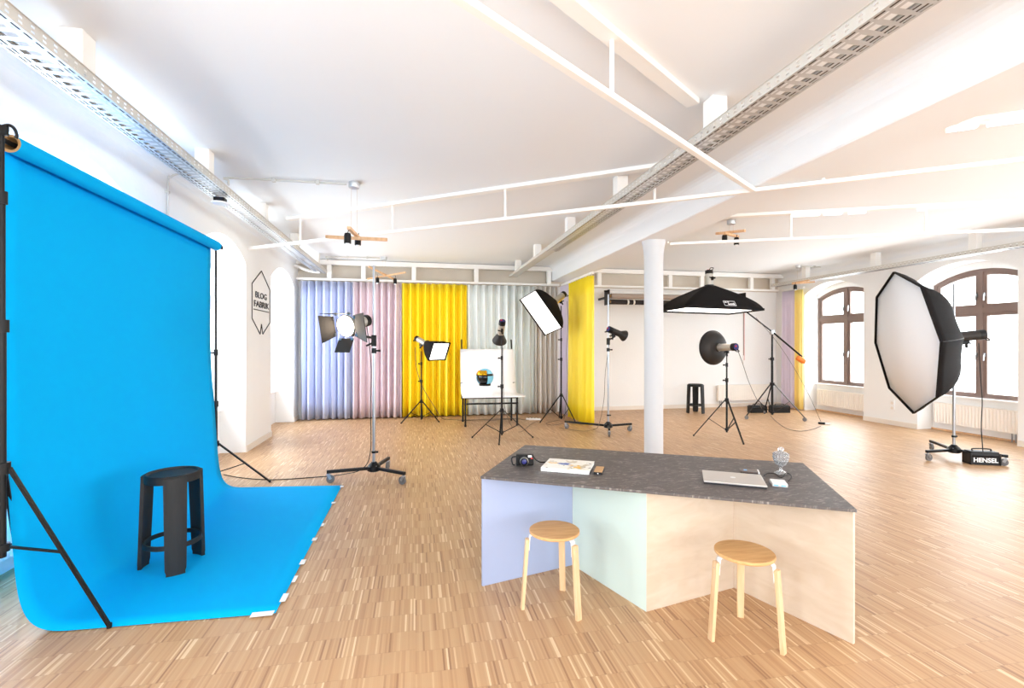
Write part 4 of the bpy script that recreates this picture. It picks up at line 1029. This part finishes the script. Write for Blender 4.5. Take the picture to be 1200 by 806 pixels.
# ---- things on the counter
def on_table(px, py): p = on_t(px, py); return Vector((p.x, p.y, zt2))
p = on_table(615, 545)
T = thing('film_camera', 'small black compact camera on the counter beside the book', 'camera', p, R(-12))
obj('body', MB().box((0, 0, .038), (.125, .04, .07)), 'blackp', T, bevel=.008)
obj('top_plate', MB().box((.0, 0, .0745), (.12, .034, .006)), 'dgrey', T, bevel=.003)
l_ = obj('lens', MB().lathe([(.030, 0), (.030, .02), (.026, .022), (.026, .035), (.022, .036), (.018, .028), (0, .028)], 24, Matrix.Translation((-.005, -.02, .036)) @ Matrix.Rotation(PI / 2, 4, 'X')), 'black', T)
obj('lens_glass', MB().lathe([(.0, .031), (.012, .030), (.017, .028)], 18, Matrix.Translation((-.005, -.02, .036)) @ Matrix.Rotation(PI / 2, 4, 'X')), 'backp', l_)
obj('lens_ring', MB().lathe([(.0265, .02), (.029, .024), (.0265, .028)], 24, Matrix.Translation((-.005, -.02, .036)) @ Matrix.Rotation(PI / 2, 4, 'X'), closed=False), 'silver', l_)
obj('viewfinder', MB().box((.035, -.018, .066), (.026, .012, .014)), 'lwhite', T, bevel=.002)
obj('flash_window', MB().box((.048, -.0205, .052), (.014, .003, .008)), 'red', T)
obj('grip', MB().box((-.052, -.024, .036), (.018, .012, .06)), 'black', T, bevel=.005)
obj('strap', MB().tube([(-.06, 0, .06), (-.09, .0, .05), (-.085, -.01, .012), (-.07, -.02, .006)], .005).tube([(.06, 0, .06), (.08, .03, .03), (.11, .06, .008), (.15, .06, .006), (.17, .05, .006)], .004), 'black', T)
def slab(name, label, cat, corners, thick, parts):
    """flat thing on the table given by four pixel corners of its upper face (near-left, near-right, far-right, far-left)"""
    zz = zt2 + thick; P4 = [on_z(x, y, zz) for x, y in corners]
    c = sum(P4, Vector()) / 4; e = ((P4[1] - P4[0]) + (P4[2] - P4[3])).normalized(); n = Vector((-e.y, e.x, 0))
    wx = ((P4[1] - P4[0]).length + (P4[2] - P4[3]).length) / 2; wy = abs(((P4[3] - P4[0]) + (P4[2] - P4[1])).dot(n)) / 2
    T = thing(name, label, cat, (c.x, c.y, zt2), math.atan2(e.y, e.x))
    parts(T, wx, wy); return T
def p_book(T, w_, d_):
    obj('cover_board', MB().box((0, 0, .002), (w_, d_, .004)), 'darkbase', T, bevel=.001)
    obj('pages', MB().box((0, 0, .0135), (w_ - .006, d_ - .006, .019)), 'pages', T)
    obj('front_cover', MB().box((0, 0, .025), (w_, d_, .004)), 'art', T, bevel=.001)
    obj('spine', MB().box((0, -d_ / 2 + .002, .0135), (w_, .004, .026)), 'pages', T, bevel=.001)
slab('book', 'white book with blue and ochre painted cover on the counter', 'book', ((635, 547.5), (691, 551.5), (696, 540.5), (643, 536.5)), .027, p_book)
def p_phone(T, w_, d_):
    obj('body', MB().box((0, 0, .008), (w_, d_, .016)), 'blackp', T, bevel=.003)
    obj('back_cover', MB().box((0, 0, .017), (w_ - .003, d_ - .003, .002)), 'tan', T, bevel=.001)
    obj('button', MB().cyl((0, -d_ / 2 - .001, .008), (0, -d_ / 2, .008), .004, n=10), 'lwhite', T)
slab('phone', 'small black phone with tan back next to the book', 'phone', ((696, 552.5), (706.5, 553.5), (708, 546.5), (698, 546)), .018, p_phone)
def p_laptop(T, w_, d_):
    obj('base', MB().box((0, 0, .005), (w_ - .006, d_ - .006, .010)), 'darkbase', T, bevel=.002)
    obj('lid', MB().box((0, 0, .015), (w_, d_, .011)), 'alu', T, bevel=.004)
    X = Matrix.Translation((0, 0, .0207)); obj('emblem', MB().lathe([(0, .0004), (.016, .0004), (.016, 0)], 20, X), 'lwhite', T)
slab('laptop', 'closed silver laptop lying on the counter', 'laptop', ((825, 563), (899, 569), (892, 556), (822.5, 550)), .021, p_laptop)
def p_drive(T, w_, d_):
    obj('base', MB().box((0, 0, .006), (w_, d_, .012)), 'black', T, bevel=.002)
    obj('lid', MB().box((0, 0, .017), (w_, d_, .010)), 'brown', T, bevel=.003)
    obj('mark', MB().box((-w_ * .22, 0, .0225), (w_ * .18, d_ * .35, .001)), 'logo', T); obj('end_cap', MB().box((w_ / 2 - .004, 0, .017), (.009, d_ + .001, .011)), 'lwhite', T)
slab('hard_drive', 'dark brown external drive with pale blue mark behind the laptop', 'hard drive', ((867.5, 551.5), (890.5, 553.8), (888.5, 550), (867, 548.5)), .022, p_drive)
def p_drive2(T, w_, d_):
    obj('case', MB().box((0, 0, .010), (w_, d_, .020)), 'galvw', T, bevel=.004)
    obj('lid', MB().box((0, 0, .021), (w_ - .004, d_ - .004, .003)), 'lwhite', T, bevel=.001)
    for s in (-.25, .22): obj('port', MB().box((w_ * s, -d_ / 2 - .0005, .010), (w_ * .3, .002, .008)), 'logo', T)
slab('portable_drive', 'small white and silver portable drive right of the laptop', 'hard drive', ((904, 565.5), (923, 567), (920, 562), (902.5, 560.5)), .023, p_drive2)
pts = [on_z(x, y, zt2 + .006) for x, y in ((895, 557), (900, 554.5), (908, 555), (914, 559), (918, 558.5), (920, 555), (925, 555), (927.5, 559), (924, 563.5))]
cord('black cable looping between the laptop and the portable drive', pts, 'blackp', .003)
p = on_table(915, 554.5)
T = thing('crystal_goblet', 'lidded cut crystal goblet standing on the counter', 'goblet', p)
obj('foot', MB().lathe([(0, .004), (.036, 0), (.04, .003), (.03, .010), (.012, .016), (.008, .03), (.008, .042), (0, .042)], 24), 'crystal', T)
obj('bowl', MB().lathe([(0, .040), (.012, .042), (.03, .062), (.046, .085), (.048, .115), (.048, .122), (.044, .122), (.043, .09), (.025, .066), (0, .056)], 16), 'crystal', T, smooth=8)
cut = MB()
for i in range(16):
    a = i * 2 * PI / 16; o_ = Vector((math.cos(a), math.sin(a), 0)); cut.bar(o_ * .030 + Vector((0, 0, .058)), o_ * .0485 + Vector((0, 0, .11)), .005, .005, up=o_)
obj('cut_flutes', cut, 'crystal', T, smooth=0)
ld = obj('lid', MB().lathe([(.050, .122), (.050, .127), (.04, .136), (.02, .143), (.006, .146), (0, .146)], 16), 'crystal', T, smooth=8)
obj('finial', MB().lathe([(.006, .144), (.016, .150), (.019, .160), (.013, .170), (0, .172)], 12), 'crystal', ld, smooth=8)

# ================================================================== WALL SIGN (left pier)
def sp(px, py): q = on_x(px, py, XL + .006); return q
T = thing('wall_sign', 'thin black hexagonal line emblem with lettering on the left wall pier', 'sign', (XL + .006, 8.2, 2.2))
V_ = [(306.5, 317.5), (316.3, 340), (316.3, 378), (308, 391.5), (306.5, 380), (305, 391.5), (295.4, 373), (295.4, 332)]
pts = [sp(*q) for q in V_]
mb = MB()
for a, b in zip(pts, pts[1:] + pts[:1]): mb.bar(a, b, .014, .008, up=(1, 0, 0))
obj('outline', mb, 'ink', T, world=True, smooth=0)
a, b = sp(297.5, 362), sp(315, 366); obj('rule', MB().bar(a, b, .012, .008, up=(1, 0, 0)), 'ink', T, world=True, smooth=0)
def wall_text(txt, pa_, pb_, size):
    a = sp(*pa_); b = sp(*pb_); c = (a + b) / 2
    X = Matrix.Translation(c) @ Matrix(((0, 0, 1, 0), (1, 0, 0, 0), (0, 1, 0, 0), (0, 0, 0, 1)))
    mb = text_mb(txt, size, X, .002, .0015); ys = [v.y for v in mb.v]; k_ = (b - a).length / (max(ys) - min(ys))
    for v in mb.v: v.y = c.y + (v.y - c.y) * k_
    obj('lettering', mb, 'ink', T, world=True, smooth=0)
wall_text('BLOG', (299.5, 345), (312.5, 349), .135)
wall_text('FABRIK', (297.5, 355), (315, 360), .135)
